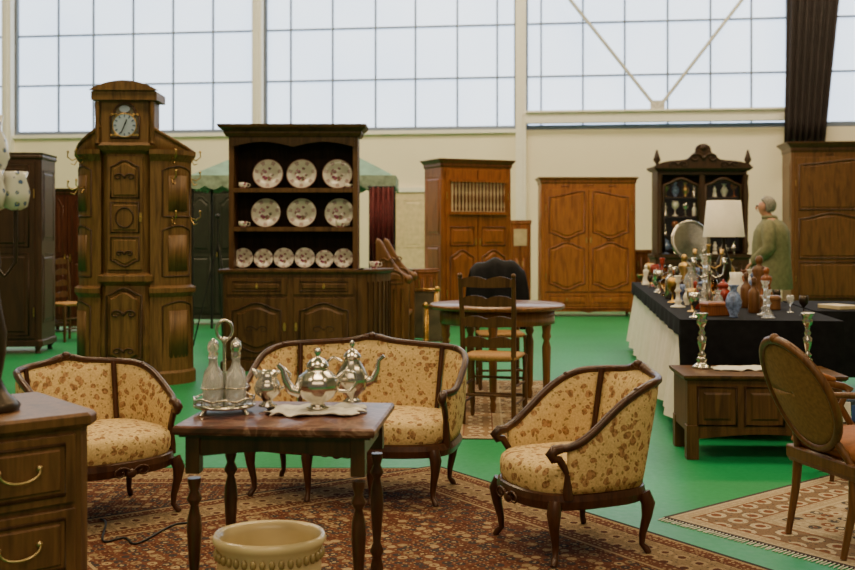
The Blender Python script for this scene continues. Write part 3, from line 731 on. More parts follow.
# ================================================================ COFFER
def coffer():
    w=.88; h=.49; R=thing('chest','low dark oak coffer with panelled front','chest',(1.955,6.27,0),-3)
    b=MB(); b.loft([(.16,w,.44),(h-.03,w,.44)]); part(R,'body',b,W_OAK,.004)
    t=MB(); t.loft([(h-.03,w+.03,.46),(h-.015,w+.05,.50),(h,w+.05,.50)]); part(R,'lid',t,W_OAK,.003)
    for sx in (-1,1):
        for sy in (-1,1):
            f=MB(); x=sx*(w/2-.03);y=sy*.19; f.box(x-.035,x+.035,y-.035,y+.035,0,.2); part(R,'leg',f,W_OAK,.003)
    for i in range(3):
        c=-.27+.27*i; m=MB(); ml=MB(); panel(m,outline(c-.11,c+.11,.20,h-.07),-.222,.008,.03,.008,ml); q=part(R,'front_panel',m,W_OAK); part(q,'moulding',ml,W_OAKD)
    m=MB(); m.prism([(-w/2+.05,.17)]+[(-w/2+.05+(w-.1)*i/20,.12+.03*sin(pi*i/20)) for i in range(21)]+[(w/2-.05,.17)],-.222,-.20)
    part(R,'apron',m,W_OAK)
coffer()
def candlestick(loc):
    R=thing('candlestick','tall ornate silver candlestick on the oak coffer','candlestick',loc,0,'silver candlesticks on the coffer')
    m=MB(); m.lathe([(.056,0),(.06,.008),(.048,.018),(.034,.03),(.028,.045),(.036,.055),(.022,.07)],24,lobes=6,la=.06); part(R,'base',m,SILVER)
    m=MB(); m.lathe([(.02,.07),(.028,.085),(.014,.10),(.018,.12),(.026,.15),(.030,.185),(.016,.20),(.024,.215),(.014,.235),(.018,.25)],20); part(R,'stem',m,SILVER)
    m=MB(); m.lathe([(.014,.25),(.030,.27),(.034,.29),(.026,.31),(.038,.33),(.038,.336),(.014,.336),(.012,.31)],20); part(R,'socket',m,SILVER)
candlestick((PX(702,6.38),6.38,.491)); candlestick((PX(806,6.38),6.36,.491))
def clothblob(name,label,cx,cy,z,a,b,seedv,rot=0,h=.012,th=.004,mat=LINEN):
    rnd=random.Random(seedv); ph=[rnd.uniform(0,6) for _ in range(6)]
    A=[];B=[]
    for i in range(41):
        ra=[];rb=[]
        for j in range(41):
            u=i/40*2-1;v=j/40*2-1
            wob=1+.12*sin(3*u+ph[0])+.1*sin(6*v+ph[1])
            zz=h*(abs(sin(5*u+3*v+ph[2]))*.6+.4*abs(sin(4*v-6*u+ph[3])))
            x=a*u*wob; y=b*v*(1+.2*sin(7*u+ph[4]))
            ra.append((x,y,zz+th));rb.append((x,y,max(0,zz-.002)))
        A.append(ra);B.append(rb)
    return solo(name,label,'cloth',MB().sheet(A,B),mat,(cx,cy,z),(0,0,rot))
clothblob('cloth','folded white lace cloth on the oak coffer',PX(745,6.3),6.33,.491,.17,.09,5,5,.01)

# ================================================================ ROUND TABLE + CHAIRS
def round_table():
    D=8.05; R=thing('round_table','round walnut dining table on turned legs','table',(PX(497,D),D,RT),10)
    m=MB(); m.lathe([(.001,.732),(.50,.732),(.515,.74),(.52,.755),(.51,.765),(.001,.767)],56); part(R,'table_top',m,W_TABLE)
    m=MB(); m.lathe([(.43,.62),(.44,.622),(.44,.731),(.42,.731)],48); part(R,'apron',m,W_TABLE)
    for i in range(5):
        a=radians(36+72*i); x,y=.40*cos(a),.40*sin(a)
        m=MB(); m.lathe([(.016,0),(.022,.02),(.026,.05),(.018,.08),(.026,.10),(.030,.30),(.034,.45),(.022,.50),(.036,.53),(.03,.56),(.036,.60),(.036,.68)],14,(x,y,0)); part(R,'leg',m,W_TABLE)
round_table()
def ladder_chair(name,label,loc,rot,group=None):
    R=thing(name,label,'chair',loc,rot,group)
    for sx in (-1,1):
        m=MB(); m.tube([(sx*.175,.16,0),(sx*.175,.165,.44),(sx*.18,.18,.75),(sx*.185,.215,1.0)],[.016,.019,.018,.015],8); m.ball((sx*.185,.217,1.015),.018,8); part(R,'leg',m,W_OAK)
        m=MB(); m.lathe([(.013,0),(.018,.03),(.014,.06),(.019,.1),(.019,.3),(.015,.33),(.02,.44),(.012,.455)],10,(sx*.19,-.17,0)); part(R,'leg',m,W_OAK)
    for k,z in enumerate((.56,.70,.84,.97)):
        b=MB(); yb=.17+.05*((z-.44)/.56)**1.5
        P=[(-.178,z-.03)]+[(-.178+.356*i/16,z-.03-.006*sin(pi*i/16)) for i in range(1,16)]+[(.178,z-.03)]+[(.178-.356*i/16,z+.02+.022*abs(sin(pi*i/8))) for i in range(17)]
        b.prism(P,yb-.006,yb+.006); part(R,'back_slat',b,W_OAK)
    s=MB(); s.loft([(.435,.36,.34),(.45,.385,.365),(.465,.38,.36),(.472,.30,.28)],.03,True); part(R,'seat',s,RUSH,0,'woven rush seat')
    for z in (.14,.26):
        m=MB(); m.tube([(-.185,-.17,z+.02),(.185,-.17,z+.02)],.010,6); part(R,'stretcher',m,W_OAK)
        for sx in (-1,1): m=MB(); m.tube([(sx*.188,-.17,z),(sx*.176,.16,z)],.009,6); part(R,'stretcher',m,W_OAK)
    m=MB(); m.tube([(-.176,.16,.2),(.176,.16,.2)],.009,6); part(R,'stretcher',m,W_OAK)
    return R
LC=ladder_chair('dining_chair','brown ladder back chair with woven rush seat by the round table',(PX(493,7.35),7.30,RT),164)
dup(LC,(PX(500,8.95),8.93,RT),4,label='brown ladder back chair with black coat hung over it',group='ladder back chairs')
LC['group']='ladder back chairs'
dup(LC,(PX(66,12.9),12.95,0),60,label='brown ladder back rush chair near the dark armoire')
def coat():
    A=[];B=[]
    path=[(-.045,.62),(-.055,.75),(-.06,.9),(-.055,1.02),(-.02,1.075),(.03,1.085),(.075,1.05),(.10,.95),(.11,.8),(.11,.6),(.115,.5)]
    for i in range(31):
        u=i/30*2-1; ra=[];rb=[]
        for k,(y,z) in enumerate(path):
            top=exp(-((z-1.08)/.12)**2)
            wd=.27-.03*top
            zz=z-.09*abs(u)**2.2*(z/1.08)+.012*sin(9*u+z*8)
            yy=y+.015*sin(8*u+z*6)
            ra.append((u*wd,yy+.17,zz)); 
            n=(-.012 if y<0 else .012)
            rb.append((u*wd*.97,yy+.17-n*.8,zz-(.01 if z>1.04 else 0)))
        A.append(ra);B.append(rb)
    m=MB(); m.sheet(A,B)
    return m
solo('coat','black coat draped over the back of a chair','coat',coat(),BLACKCOAT,(PX(500,8.95),8.93,RT),(0,0,4))

# ================================================================ GONDOLA SEATS
def gondola(name,label,cat,loc,rot,w,d,sz,bh,ah,divs,e=.62,amax=128,group=None,t0=.45,t1=.9,extra_leg=False):
    R=thing(name,label,cat,loc,rot,group)
    sg=lambda v:(1 if v>=0 else -1)
    def pl(a,k=1.0):
        s,c=sin(a),cos(a)
        return (k*w/2*sg(s)*abs(s)**e, k*d/2*sg(c)*abs(c)**e)
    raw=[radians(-amax+2*amax*i/400) for i in range(401)]; acc=[0]
    for i in range(400):
        p,q=pl(raw[i]),pl(raw[i+1]); acc.append(acc[-1]+math.hypot(q[0]-p[0],q[1]-p[1]))
    tot=acc[-1]
    def ang_at(t):
        s=(t+1)/2*tot
        i=min(399,max(0,bisect.bisect_left(acc,s)-1)); f=(s-acc[i])/max(1e-9,acc[i+1]-acc[i]); return raw[i]+(raw[i+1]-raw[i])*min(1,max(0,f))
    def H(t):
        q=(abs(t)-t0)/(t1-t0); q=min(1,max(0,q)); q=q*q*(3-2*q)
        return ah+(bh-ah)*(1-q)+.018*exp(-(t/.09)**2)+.010*cos(t*6)*(1-q)
    def pt(t,z,k=0):
        a=ang_at(t); x,y=pl(a); f=(z-sz)/.4
        L_=math.hypot(x,y) or 1
        x*=1+.06*f; y=y+.09*f*max(0,cos(a)) ; nx,ny=x/L_,y/L_
        return Vector((x+nx*k,y+ny*k,z))
    N=72
    top=[pt(-1+2*i/N,H(-1+2*i/N)) for i in range(N+1)]
    rad=[.017+.005*exp(-((-1+2*i/N)/.1)**2) for i in range(N+1)]
    m=MB(); m.tube(top,rad,8)
    m.ball(top[N//2]+Vector((0,-.012,.012)),.022,10,.8)
    for k in (-.05,.05,-.5,.5):
        c=pt(k,H(k)); m.ball(c+Vector((0,-.01,.004)),.014,8)
    part(R,'top_rail',m,W_SEAT)
    for sgn in (-1,1):
        e0=pt(sgn*1.0,H(1)); bt=pt(sgn*.95,sz-.09); f=Vector((0,-1,0))
        m=MB(); m.tube([e0+Vector((0,.01,0)),e0+f*.03+Vector((0,0,-.004)),e0+f*.05+Vector((0,0,-.022)),e0+f*.035+Vector((0,0,-.040)),e0+f*.01+Vector((0,0,-.042)),(e0+bt)/2+f*.0+Vector((0,.015,-.0)),bt+f*.005+Vector((0,0,.04)),bt],[.018,.022,.022,.019,.016,.015,.019,.022],8)
        part(R,'arm_support',m,W_SEAT)
    cuts=[-.965]+divs+[.965]
    for q in range(len(cuts)-1):
        ta,tb=cuts[q]+ (.012 if q else 0),cuts[q+1]-(.012 if q<len(cuts)-2 else 0)
        A=[];B=[]; n=max(8,int((tb-ta)*36))
        for i in range(n+1):
            t=ta+(tb-ta)*i/n; ra=[];rb=[]; ue=sin(pi*i/n)**.4 if 0<i<n else 0
            for j in range(9):
                v=j/8; z=sz-.07+(H(t)-.012-sz+.07)*v; bul=(sin(pi*v)**.5 if 0<j<8 else 0)*ue
                ra.append(pt(t,z,-.008-.028*bul)); rb.append(pt(t,z,.004+.012*bul))
            A.append(ra);B.append(rb)
        part(R,'back_cushion' if abs((ta+tb)/2)<.6 else 'arm_cushion',MB().sheet(A,B),FABRIC)
    for t in divs:
        m=MB(); pp=[pt(t,sz-.05+(H(t)-sz+.05)*k/8,-.012) for k in range(9)]; m.tube(pp,.013,8); part(R,'back_post',m,W_SEAT)
    def ring(k,z,fr=0):
        out=[]
        for i in range(64):
            a=2*pi*i/64; x,y=pl(a,k)
            if y<0: y-=.035*(1-(2*x/w)**2)
            out.append((x,y,z))
        return out
    m=MB(); m.loftp([ring(.97,sz-.135),ring(1.0,sz-.13),ring(1.02,sz-.10),ring(1.0,sz-.075),ring(.97,sz-.07)])
    m.ball((0,-d/2-.045,sz-.12),.026,10,.8,.5); scroll(m,0,-d/2-.045,sz-.115,.05,.006)
    part(R,'seat_rail',m,W_SEAT)
    m=MB(); m.loftp([ring(.93,sz-.075),ring(.965,sz-.05),ring(.97,sz-.01),ring(.95,sz+.015),ring(.88,sz+.032),ring(.72,sz+.042),ring(.4,sz+.048),ring(.02,sz+.05)],True); part(R,'seat',m,FABRIC)
    lg=[]
    for sx in (-1,1):
        for sy in (-1,1): lg.append((sx*w*.43,(-d*.42 if sy<0 else d*.38),sx,sy))
    if extra_leg: lg+= [(-w*.15,-d*.5-.0,0,-1),(w*.15,-d*.5-.0,0,-1)]
    for x,y,sx,sy in lg:
        h=sz-.10; m=MB()
        m.tube([(x,y,h),(x+sx*.014,y+sy*.014,h*.82),(x+sx*.010,y+sy*.010,h*.6),(x-sx*.002,y-sy*.002,h*.32),(x-sx*.004,y-sy*.004,h*.14),(x+sx*.008,y+sy*.008,.018),(x+sx*.016,y+sy*.016,0.0)],[.028,.029,.021,.015,.012,.015,.013],10)
        part(R,'leg',m,W_SEAT)
    return R
gondola('armchair','carved mahogany armchair with cream floral upholstery','armchair',(.605,4.40,RT),-66,.53,.52,.345,.695,.455,[-.31,.31],t0=.38,t1=1.0,group='floral parlour seats')
gondola('armchair','low curved mahogany armchair with floral cream upholstery','armchair',(-1.53,4.88,RT),44,.62,.54,.355,.665,.51,[-.32,.32],t0=.42,t1=1.0,group='floral parlour seats')
gondola('sofa','curved mahogany settee with cream rose patterned upholstery','sofa',(-.37,5.33,RT),-12,1.06,.54,.36,.710,.53,[-.42,.42],e=.5,amax=122,t0=.45,t1=.97,extra_leg=True,group='floral parlour seats')

# ================================================================ MARBLE TABLE
TZ=.72
def marble_table():
    R=thing('side_table','wooden side table with red marble top and turned legs','table',(-.445,3.41,RT),-5); w=.62;d=.50; h=TZ-RT
    m=MB(); m.loft([(h-.028,w-.01,d-.01),(h-.02,w,d),(h-.006,w,d),(h,w-.012,d-.012)]); part(R,'table_top',m,MARBLE)
    a=MB(); x=w/2-.055;y=d/2-.045
    P=[(-x,h-.03),(-x,h-.09)]+[(-x+2*x*i/16,h-.10+.02*sin(pi*i/16)) for i in range(1,16)]+[(x,h-.09),(x,h-.03)]
    a.prism(P,-y-.012,-y+.012); a.prism(P,y-.012,y+.012); a.box(-x-.012,-x+.012,-y,y,h-.10,h-.03); a.box(x-.012,x+.012,-y,y,h-.10,h-.03)
    a.loft([(h-.036,w-.03,d-.03),(h-.028,w-.03,d-.03)])
    part(R,'apron',a,W_SEAT,.002)
    for sx in (-1,1):
        for sy in (-1,1):
            m=MB(); m.box(sx*x-.022,sx*x+.022,sy*y-.022,sy*y+.022,h-.15,h-.03)
            m.lathe([(.012,0),(.020,.015),(.022,.04),(.014,.06),(.022,.08),(.022,.16),(.015,.19),(.024,.21),(.013,.24),(.018,.30),(.023,.38),(.021,.42),(.012,.46),(.024,.48),(.013,.505),(.02,.53),(.02,.545)],16,(sx*x,sy*y,0))
            part(R,'leg',m,W_SEAT,.002)
    for sx in (-1,1): m=MB(); m.tube([(sx*x,-y+.02,.125),(sx*x,0,.125),(sx*x,y-.02,.125)],[.011,.017,.011],8); part(R,'stretcher',m,W_SEAT)
marble_table()
clothblob('cloth','crumpled white linen cloth under the silver teapots',-.365,3.43,TZ+.0005,.17,.09,3,4,.014,.002)
TC=TZ+.0145
def pot(name,label,loc,rot,s,prof,spout,handle,lid,lobes=0):
    R=thing(name,label,'teapot',loc,rot,'silver tea service')
    m=MB(); m.lathe([(r*s,z*s) for r,z in prof],32,lobes=lobes,la=.03 if lobes else 0); part(R,'body',m,SILVER)
    m=MB(); m.tube([tuple(c*s for c in p[:3]) for p in spout],[p[3]*s for p in spout],10); part(R,'spout',m,SILVER)
    m=MB(); m.tube([tuple(c*s for c in p[:3]) for p in handle],.035*s,8); part(R,'handle',m,SILVER)
    if lid:
        m=MB(); m.lathe([(r*s,z*s) for r,z in lid],24); part(R,'lid',m,SILVER)
pb=[(.22,0),(.24,.02),(.16,.06),(.12,.11),(.30,.22),(.43,.40),(.45,.52),(.38,.68),(.24,.78),(.20,.84),(.24,.88)]
pot('teapot','round lobed silver teapot on white cloth',(PX(318,3.43),3.42,TC),8,.158,pb,
    [(-.36,0,.35,.12),(-.55,0,.40,.10),(-.66,0,.60,.075),(-.72,0,.82,.055),(-.82,0,.92,.05)],
    [(.40,0,.62),(.58,0,.78),(.76,0,.72),(.80,0,.52),(.66,0,.34),(.42,0,.36)],
    [(.24,.88),(.22,.93),(.14,1.02),(.06,1.06),(.04,1.10),(.08,1.16),(.05,1.23),(.01,1.26)],10)
pb2=[(.20,0),(.22,.02),(.13,.07),(.12,.12),(.28,.26),(.38,.46),(.37,.60),(.26,.80),(.18,.94),(.17,1.0),(.21,1.03)]
pot('coffee_pot','tall silver coffee pot beside the teapot',(PX(353,3.6),3.56,TC),-6,.148,pb2,
    [(.30,0,.45,.11),(.50,0,.52,.09),(.58,0,.74,.065),(.62,0,.96,.05),(.74,0,1.06,.045)],
    [(-.22,0,.92),(-.44,0,1.02),(-.62,0,.88),(-.62,0,.62),(-.48,0,.44),(-.34,0,.46)],
    [(.21,1.03),(.19,1.08),(.10,1.18),(.04,1.22),(.035,1.26),(.07,1.32),(.04,1.39),(.01,1.42)],10)
pot('creamer','small silver cream jug with open top',(PX(269,3.5),3.47,TC),0,.135,[(.22,0),(.23,.03),(.12,.10),(.13,.16),(.30,.32),(.34,.46),(.28,.60),(.22,.70),(.28,.86),(.25,.86),(.18,.70)],
    [(-.2,0,.72,.10),(-.30,0,.84,.07),(-.38,0,.90,.04)],
    [(.26,0,.80),(.42,0,.92),(.56,0,.78),(.50,0,.52),(.30,0,.42)],None)
cr=Vector((-.665,3.44,TZ+.0005))
R=thing('cruet_stand','silver cruet stand with looped handle holding glass bottles','cruet stand',cr,10)
m=MB(); m.lathe([(.01,.018),(.095,.018),(.1,.02),(.1,.028),(.01,.026)],32)
for i in range(4):
    a=radians(45+90*i); m.tube([(.085*cos(a),.085*sin(a),.02),(.097*cos(a),.097*sin(a),.008),(.1*cos(a),.1*sin(a),0)],[.008,.005,.008],8)
m.tube([(.098*cos(2*pi*i/32),.098*sin(2*pi*i/32),.048+.004*cos(i*pi/2)) for i in range(32)],.0035,6,closed=True)
for i in range(16): a=2*pi*i/16; m.tube([(.098*cos(a),.098*sin(a),.026),(.098*cos(a),.098*sin(a),.048)],.0018,5)
part(R,'tray',m,SILVER)
m=MB(); m.tube([(0,0,.026),(0,0,.24)],[.006,.005],8); m.tube([(.026*sin(2*pi*i/20),0,.268+.032*cos(2*pi*i/20)) for i in range(20)],.005,6,closed=True); m.ball((0,0,.235),.011,10)
part(R,'handle',m,SILVER)
for i in range(4):
    a=radians(45+90*i); c=(.052*cos(a),.052*sin(a)); m=MB()
    m.tube([(c[0]+.037*cos(2*pi*k/20),c[1]+.037*sin(2*pi*k/20),.085) for k in range(20)],.0025,5,closed=True)
    part(R,'ring_holder',m,SILVER)
for i in range(4):
    a=radians(45+90*i+10)
    p=cr+Vector((.052*cos(a),.052*sin(a),.0285))
    B=thing('glass_bottle','cut glass cruet bottle with silver stopper in the stand','bottle',p,0,'cruet bottles')
    m=MB(); m.lathe([(.020,0),(.031,.004),(.033,.03),(.034,.07),(.029,.10),(.016,.118),(.012,.145),(.016,.153),(.012,.155),(.009,.11),(.025,.09),(.027,.03),(.01,.008)],20,lobes=10,la=.02); part(B,'body',m,GLASS)
    m=MB(); m.lathe([(.014,.154),(.017,.160),(.009,.167),(.019,.182),(.016,.198),(.004,.208),(.001,.210)],14); part(B,'stopper',m,SILVER if i%2 else GLASS)
R=thing('planter','cream glazed oval ceramic planter with ribbed collar','planter',(-.515,3.42,RT),0)
m=MB(); m.lathe([(r,z*1.16) for r,z in [(.10,0),(.115,.01),(.105,.03),(.15,.10),(.170,.18),(.165,.235),(.178,.25),(.185,.262),(.178,.278),(.165,.272),(.155,.25),(.155,.18),(.13,.08),(.01,.03)]],40,sx=1.0,sy=.85); part(R,'pot',m,CREAM)
RB=plain('ceramic_olive',(.36,.28,.12),.25)
for i in range(36):
    a=2*pi*i/36; part(R,'bead',MB().ball((.171*cos(a),.171*.85*sin(a),.258),.010,6,1.6),RB)

# ================================================================ LEFT CHEST + LAMP
def chest_left():
    w=1.0;d=.5;h=.80; R=thing('chest_of_drawers','brown oak chest of drawers with bail handles','chest of drawers',(-1.47,2.85,RT),40)
    h-=RT
    b=MB(); b.loft([(.06,w-.04,d-.04),(h-.045,w-.04,d-.04)],.03); part(R,'body',b,W_CHEST,.004)
    b=MB(); b.loft([(0,w-.02,d-.02),(.08,w-.02,d-.02),(.10,w-.04,d-.04)],.03); part(R,'plinth',b,W_CHEST,.003)
    t=MB(); t.loft([(h-.045,w-.03,d-.03),(h-.03,w,d),(h-.008,w,d),(h,w-.015,d-.015)],.03); part(R,'top',t,W_CHEST,.003)
    yf=-(d-.04)/2
    for i in range(3):
        z0=.13+i*.207; m=MB(); ml=MB(); m.box(-.43,.43,yf-.012,yf,z0,z0+.19); panel(m,outline(-.40,.40,z0+.025,z0+.165),yf-.012,.005,.012,.006,ml)
        D=part(R,'drawer',m,W_CHEST,.002); part(D,'moulding',ml,W_OAKD)
        for x in (-.27,.27):
            q=MB()
            for s in (-1,1): q.ball((x+s*.055,yf-.022,z0+.11),.009,8); 
            q.tube([(x+.055*cos(pi*k/10)*1.0,yf-.032-.004*sin(pi*k/10),z0+.108-.030*sin(pi*k/10)) for k in range(11)],.003,6); part(D,'handle',q,PALEBR)
        keyplate(D,0,yf-.018,z0+.10,PALEBR,.045)
chest_left()
def lampglass():
    t=NT('painted_lamp_glass'); v=t.coord(); d=t.vor(v,42); n=t.noise(v,90,2)
    fl=t.ramp(n,[(.4,(.10,.16,.34)),(.55,(.45,.48,.20)),(.62,(.12,.18,.38))],'CONSTANT')
    c=t.mix(t.math('LESS_THAN',d,.30),(.72,.72,.66),fl); return t.fin(c,.15)
FLG=lampglass()
R=thing('table_lamp','bronze table lamp with painted glass shades on the chest','lamp',(-1.235,2.985,.801),0)
m=MB(); m.lathe([(.07,0),(.075,.015),(.06,.03),(.04,.05),(.022,.09),(.034,.16),(.038,.22),(.022,.30),(.015,.36),(.022,.42),(.014,.48),(.012,.66)],20)
for a in range(4):
    c,s=cos(a*pi/2+.3),sin(a*pi/2+.3); m.tube([(0,0,.42),(.03*c,.03*s,.38),(.06*c,.06*s,.42),(.06*c,.06*s,.57)],.006,6)
part(R,'lamp_base',m,BRONZE)
for a in range(4):
    c,s=cos(a*pi/2+.3),sin(a*pi/2+.3)
    m=MB(); m.lathe([(.014,.57),(.032,.58),(.040,.62),(.030,.66),(.034,.68),(.028,.68),(.022,.64)],16,(.06*c,.06*s,0)); part(R,'lamp_shade',m,FLG)
m=MB(); m.lathe([(.012,.66),(.030,.68),(.045,.72),(.036,.77),(.022,.80),(.028,.84),(.022,.84),(.018,.80)],18); part(R,'lamp_shade',m,FLG)

# ================================================================ OVAL BACK ARMCHAIR
def oval_chair(loc,rot):
    R=thing('armchair','brown wooden oval back armchair with orange seat','armchair',loc,rot)
    def bp(u,v,k=0):
        return Vector((u, .21+.20*(v-.42)/.45+k+.03*(1-(u/.25)**2), v))
    def ov(a,s=1.0): return (.215*s*cos(a), .635+.225*s*sin(a))
    m=MB(); m.tube([bp(*ov(2*pi*i/40)) for i in range(40)],.018,8,closed=True); m.ball(bp(0,.865),.022,10); part(R,'back_frame',m,W_MID)
    A=[];B=[]
    for i in range(13):
        r=i/12; A.append([bp(*ov(2*pi*j/32,.95*max(r,.01)),k=-.022*(1-r*r)-.008) for j in range(33)]); B.append([bp(*ov(2*pi*j/32,.95*max(r,.01)),k=.012*(1-r*r)+.006) for j in range(33)])
    part(R,'backrest',MB().sheet(A,B),OLIVECANE)
    for sx in (-1,1):
        m=MB(); m.tube([bp(sx*.14,.46),bp(sx*.17,.40),(sx*.19,.20,.36),(sx*.195,.21,.2),(sx*.19,.25,0)],[.014,.018,.022,.018,.013],8); part(R,'leg',m,W_MID)
        m=MB(); m.lathe([(.010,0),(.016,.02),(.013,.05),(.020,.28),(.024,.30),(.018,.315),(.026,.33),(.026,.37)],12,(sx*.21,-.20,0)); part(R,'leg',m,W_MID)
        m=MB(); m.tube([bp(sx*.21,.66),(sx*.25,.14,.655),(sx*.265,.0,.63),(sx*.26,-.07,.615),(sx*.25,-.10,.60),(sx*.25,-.08,.585),(sx*.25,-.05,.53),(sx*.24,-.10,.44),(sx*.225,-.16,.37)],[.012,.015,.017,.018,.018,.014,.015,.016,.018],8); part(R,'arm',m,W_MID)
        m=MB(); m.tube([(sx*.252,.12,.668),(sx*.262,.05,.664),(sx*.264,-.03,.645)],[.012,.02,.012],8); part(R,'arm_pad',m,ORANGE)
    m=MB(); m.loft([(.31,.46,.44),(.33,.48,.46),(.375,.48,.46),(.38,.46,.44)],.04); part(R,'seat_rail',m,W_MID,.004)
    m=MB(); m.loft([(.378,.42,.40,0,0),(.40,.45,.43),(.44,.43,.41),(.46,.34,.32),(.465,.1,.1)],.04,True); part(R,'seat',m,ORANGE)
    return R
oval_chair((1.85,4.42,RT),104)
DT=(PX(884,8.2),8.3,0)
R=thing('display_table','small table under a black cloth','table',DT,-8)
part(R,'table_top',MB().box(-.6,.6,-.6,.6,.70,.73),W_MID)
for sx in (-1,1):
    for sy in (-1,1): part(R,'leg',MB().box(sx*.52-.025,sx*.52+.025,sy*.52-.025,sy*.52+.025,0,.70),W_MID)
solo('tablecloth','black tablecloth on the small display table','tablecloth',drape(-.61,.61,-.61,.61,.738,dict(f=.25,l=.25,r=.25,b=.25),.015),BLACKCLOTH,DT,(0,0,-8))
def bk(px,D,z,rz,s,mat,lab):
    m=MB(); m.box(-.09*s,.09*s,-.12*s,.12*s,0,.03*s); solo('book',lab,'book',m,mat,(PX(px,D),D,z),(0,0,rz),'books on the small display table',bevel=.003)
bk(838,8.0,.7395,20,1,BK_CREAM,'cream covered book lying on black cloth')
bk(872,8.1,.7395,-15,1.1,BK_BLUE,'blue covered book lying on black cloth')
R=thing('stool','low dark wooden stool holding small cards','stool',(2.32,5.62,.0065),-8)
part(R,'seat',MB().box(-.2,.2,-.15,.15,.27,.30),W_OAK,.004)
for sx in (-1,1):
    for sy in (-1,1): part(R,'leg',MB().tube([(sx*.15,sy*.11,.27),(sx*.18,sy*.13,0)],[.016,.012],8),W_OAK)
for i,(mt,lb) in enumerate(((LINEN,'white'),(BK_BLUE,'blue'))):
    R=thing('price_card','small %s card standing on the dark stool'%lb,'card',(2.20+.085*i,5.55+.02*i,.3070),-5+6*i,'cards on the stool')
    part(R,'card_face',MB().box(-.035,.035,-.003,.003,0,.11 if i==0 else .09),mt)
    part(R,'card_foot',MB().box(-.03,.03,-.02,.02,0,.006),IRON)

# ================================================================ BACKGROUND BITS
def canopy():
    D=13.4; R=thing('canopy','teal canvas market canopy with scalloped valance','canopy',(PX(292,D),D+.6,0),0)
    hw=1.32;hd=.65
    m=MB(); m.loftp([[(-hw,-hd,2.05),(hw,-hd,2.05),(hw,hd,2.05),(-hw,hd,2.05)],[(-.8,-.1,2.34),(.8,-.1,2.34),(.8,.1,2.34),(-.8,.1,2.34)]]); part(R,'roof',m,TEAL)
    VAL=plain('teal_valance',(.30,.38,.30),.8,0,.3,14)
    for y in (-hd,hd):
        m=MB(); P=[(-hw,2.06)]+[(-hw+2*hw*i/72,1.93-.05*abs(sin(pi*i/6))) for i in range(73)]+[(hw,2.06)]; m.prism(P,y-.008,y+.008); part(R,'valance',m,VAL)
    for x in (-hw,hw):
        m=MB(); m.M=Matrix.Translation((x,0,0))@Matrix.Rotation(pi/2,4,'Z')
        P=[(-hd,2.06)]+[(-hd+2*hd*i/36,1.93-.05*abs(sin(pi*i/6))) for i in range(37)]+[(hd,2.06)]; m.prism(P,-.008,.008); part(R,'valance',m,VAL)
    for sx in (-1,1):
        for sy in (-1,1): part(R,'post',MB().tube([(sx*(hw-.05),sy*(hd-.05),0),(sx*(hw-.05),sy*(hd-.05),2.06)],.018,8),IRON)
canopy()
R=thing('hanging_textile','dark red pleated textile hanging from a rail','textile',(PX(369,13),13.1,0))
A=[];B=[]
for i in range(31):
    u=i/30; A.append([(u*.30,.03*sin(u*30),z) for z in (.9,1.9)]); B.append([(u*.30,.03*sin(u*30)+.01,z) for z in (.9,1.9)])
part(R,'cloth',MB().sheet(A,B),REDCLOTH); part(R,'rail',MB().tube([(-.02,0,1.9),(.32,0,1.9)],.012,8),IRON)
for x in (-.0,.30): part(R,'post',MB().tube([(x,.04,0),(x,.04,1.92)],.01,8),IRON)
def pew():
    D=11.4; R=thing('pew','golden carved wooden pew with curved scrolling end','bench',(PX(376,D),D,0),-3)
    P=[(0,0),(.36,0),(.36,.70),(.34,.84)]+[(.34-.30*i/12,.84+.38*(i/12)**1.6) for i in range(1,13)]+[(.0,1.24)]
    for yy in (0,.9):
        m=MB(); m.M=Matrix.Translation((0,yy,0)); m.prism(P,-.03,.03); m.tube([(x,0,z) for x,z in P[3:]],.03,8); m.ball((.35,0,.82),.05,10)
        for k in range(4): 
            x=.05+.08*k; m.lathe([(.012,0),(.02,.1),(.012,.2),(.022,.35),(.012,.5),(.02,.6)],8,(x,-.045,.12))
        panel(m,outline(.05,.30,.78,.92,'round','flat',.08),-.03,.012,.03)
        scroll(m,.13,-.035,1.02,.05,.010)
        part(R,'bench_end',m,W_GOLD,.004)
    part(R,'seat',MB().box(0.03,.34,.03,.87,.40,.44),W_GOLD,.004)
    part(R,'backrest',MB().box(0.0,.03,.03,.87,.1,1.0),W_GOLD,.004)
pew()
def gilt_frame(px,D,z,w,h,rz,lab,mat=None):
    R=thing('picture_frame',lab,'picture frame',(PX(px,D),D,z),rz,'gilded frames beside the pew')
    m=MB()
    for k,(q,r) in enumerate(((0,.028),(.03,.014))):
        m.tube([(-w/2+q,-.02+.0,q),(w/2-q,-.02,q),(w/2-q,-.02+.0,h-q),(-w/2+q,-.02,h-q)],r,6,closed=True)
    for sx in (-1,1):
        for zz in (0,h): m.ball((sx*w/2,-.03,zz if zz else .03),.035,8)
    for o_ in m.v: o_.z+=.03
    part(R,'frame',m,GILT)
    part(R,'canvas',MB().box(-w/2+.02,w/2-.02,-.01,.0,.05,h),mat or plain('dark_canvas',(.10,.07,.04),.6,0,.5,5))
gilt_frame(424,12.7,0,.34,.62,-10,'gilded picture frame standing beside the carved pew')
gilt_frame(436,12.3,0,.26,.45,8,'small gilded picture frame leaning near the pew')
armoire('cabinet','small reddish chest beside the cherrywood wardrobe',(PX(424,13.7),14.0,0),10,.34,.35,.85,W_CHERRY,[(0,1,'flat','flat')],corn=.05,cout=.02,carve=False,cat='cabinet')
m=MB(); 
for a in (90,210,330): m.tube([(0,0,1.2),(.3*cos(radians(a)),.3*sin(radians(a)),0.008)],.01,6)
m.tube([(0,0,1.1),(0,0,1.5)],.012,6); m.ball((0,0,1.52),.03,8)
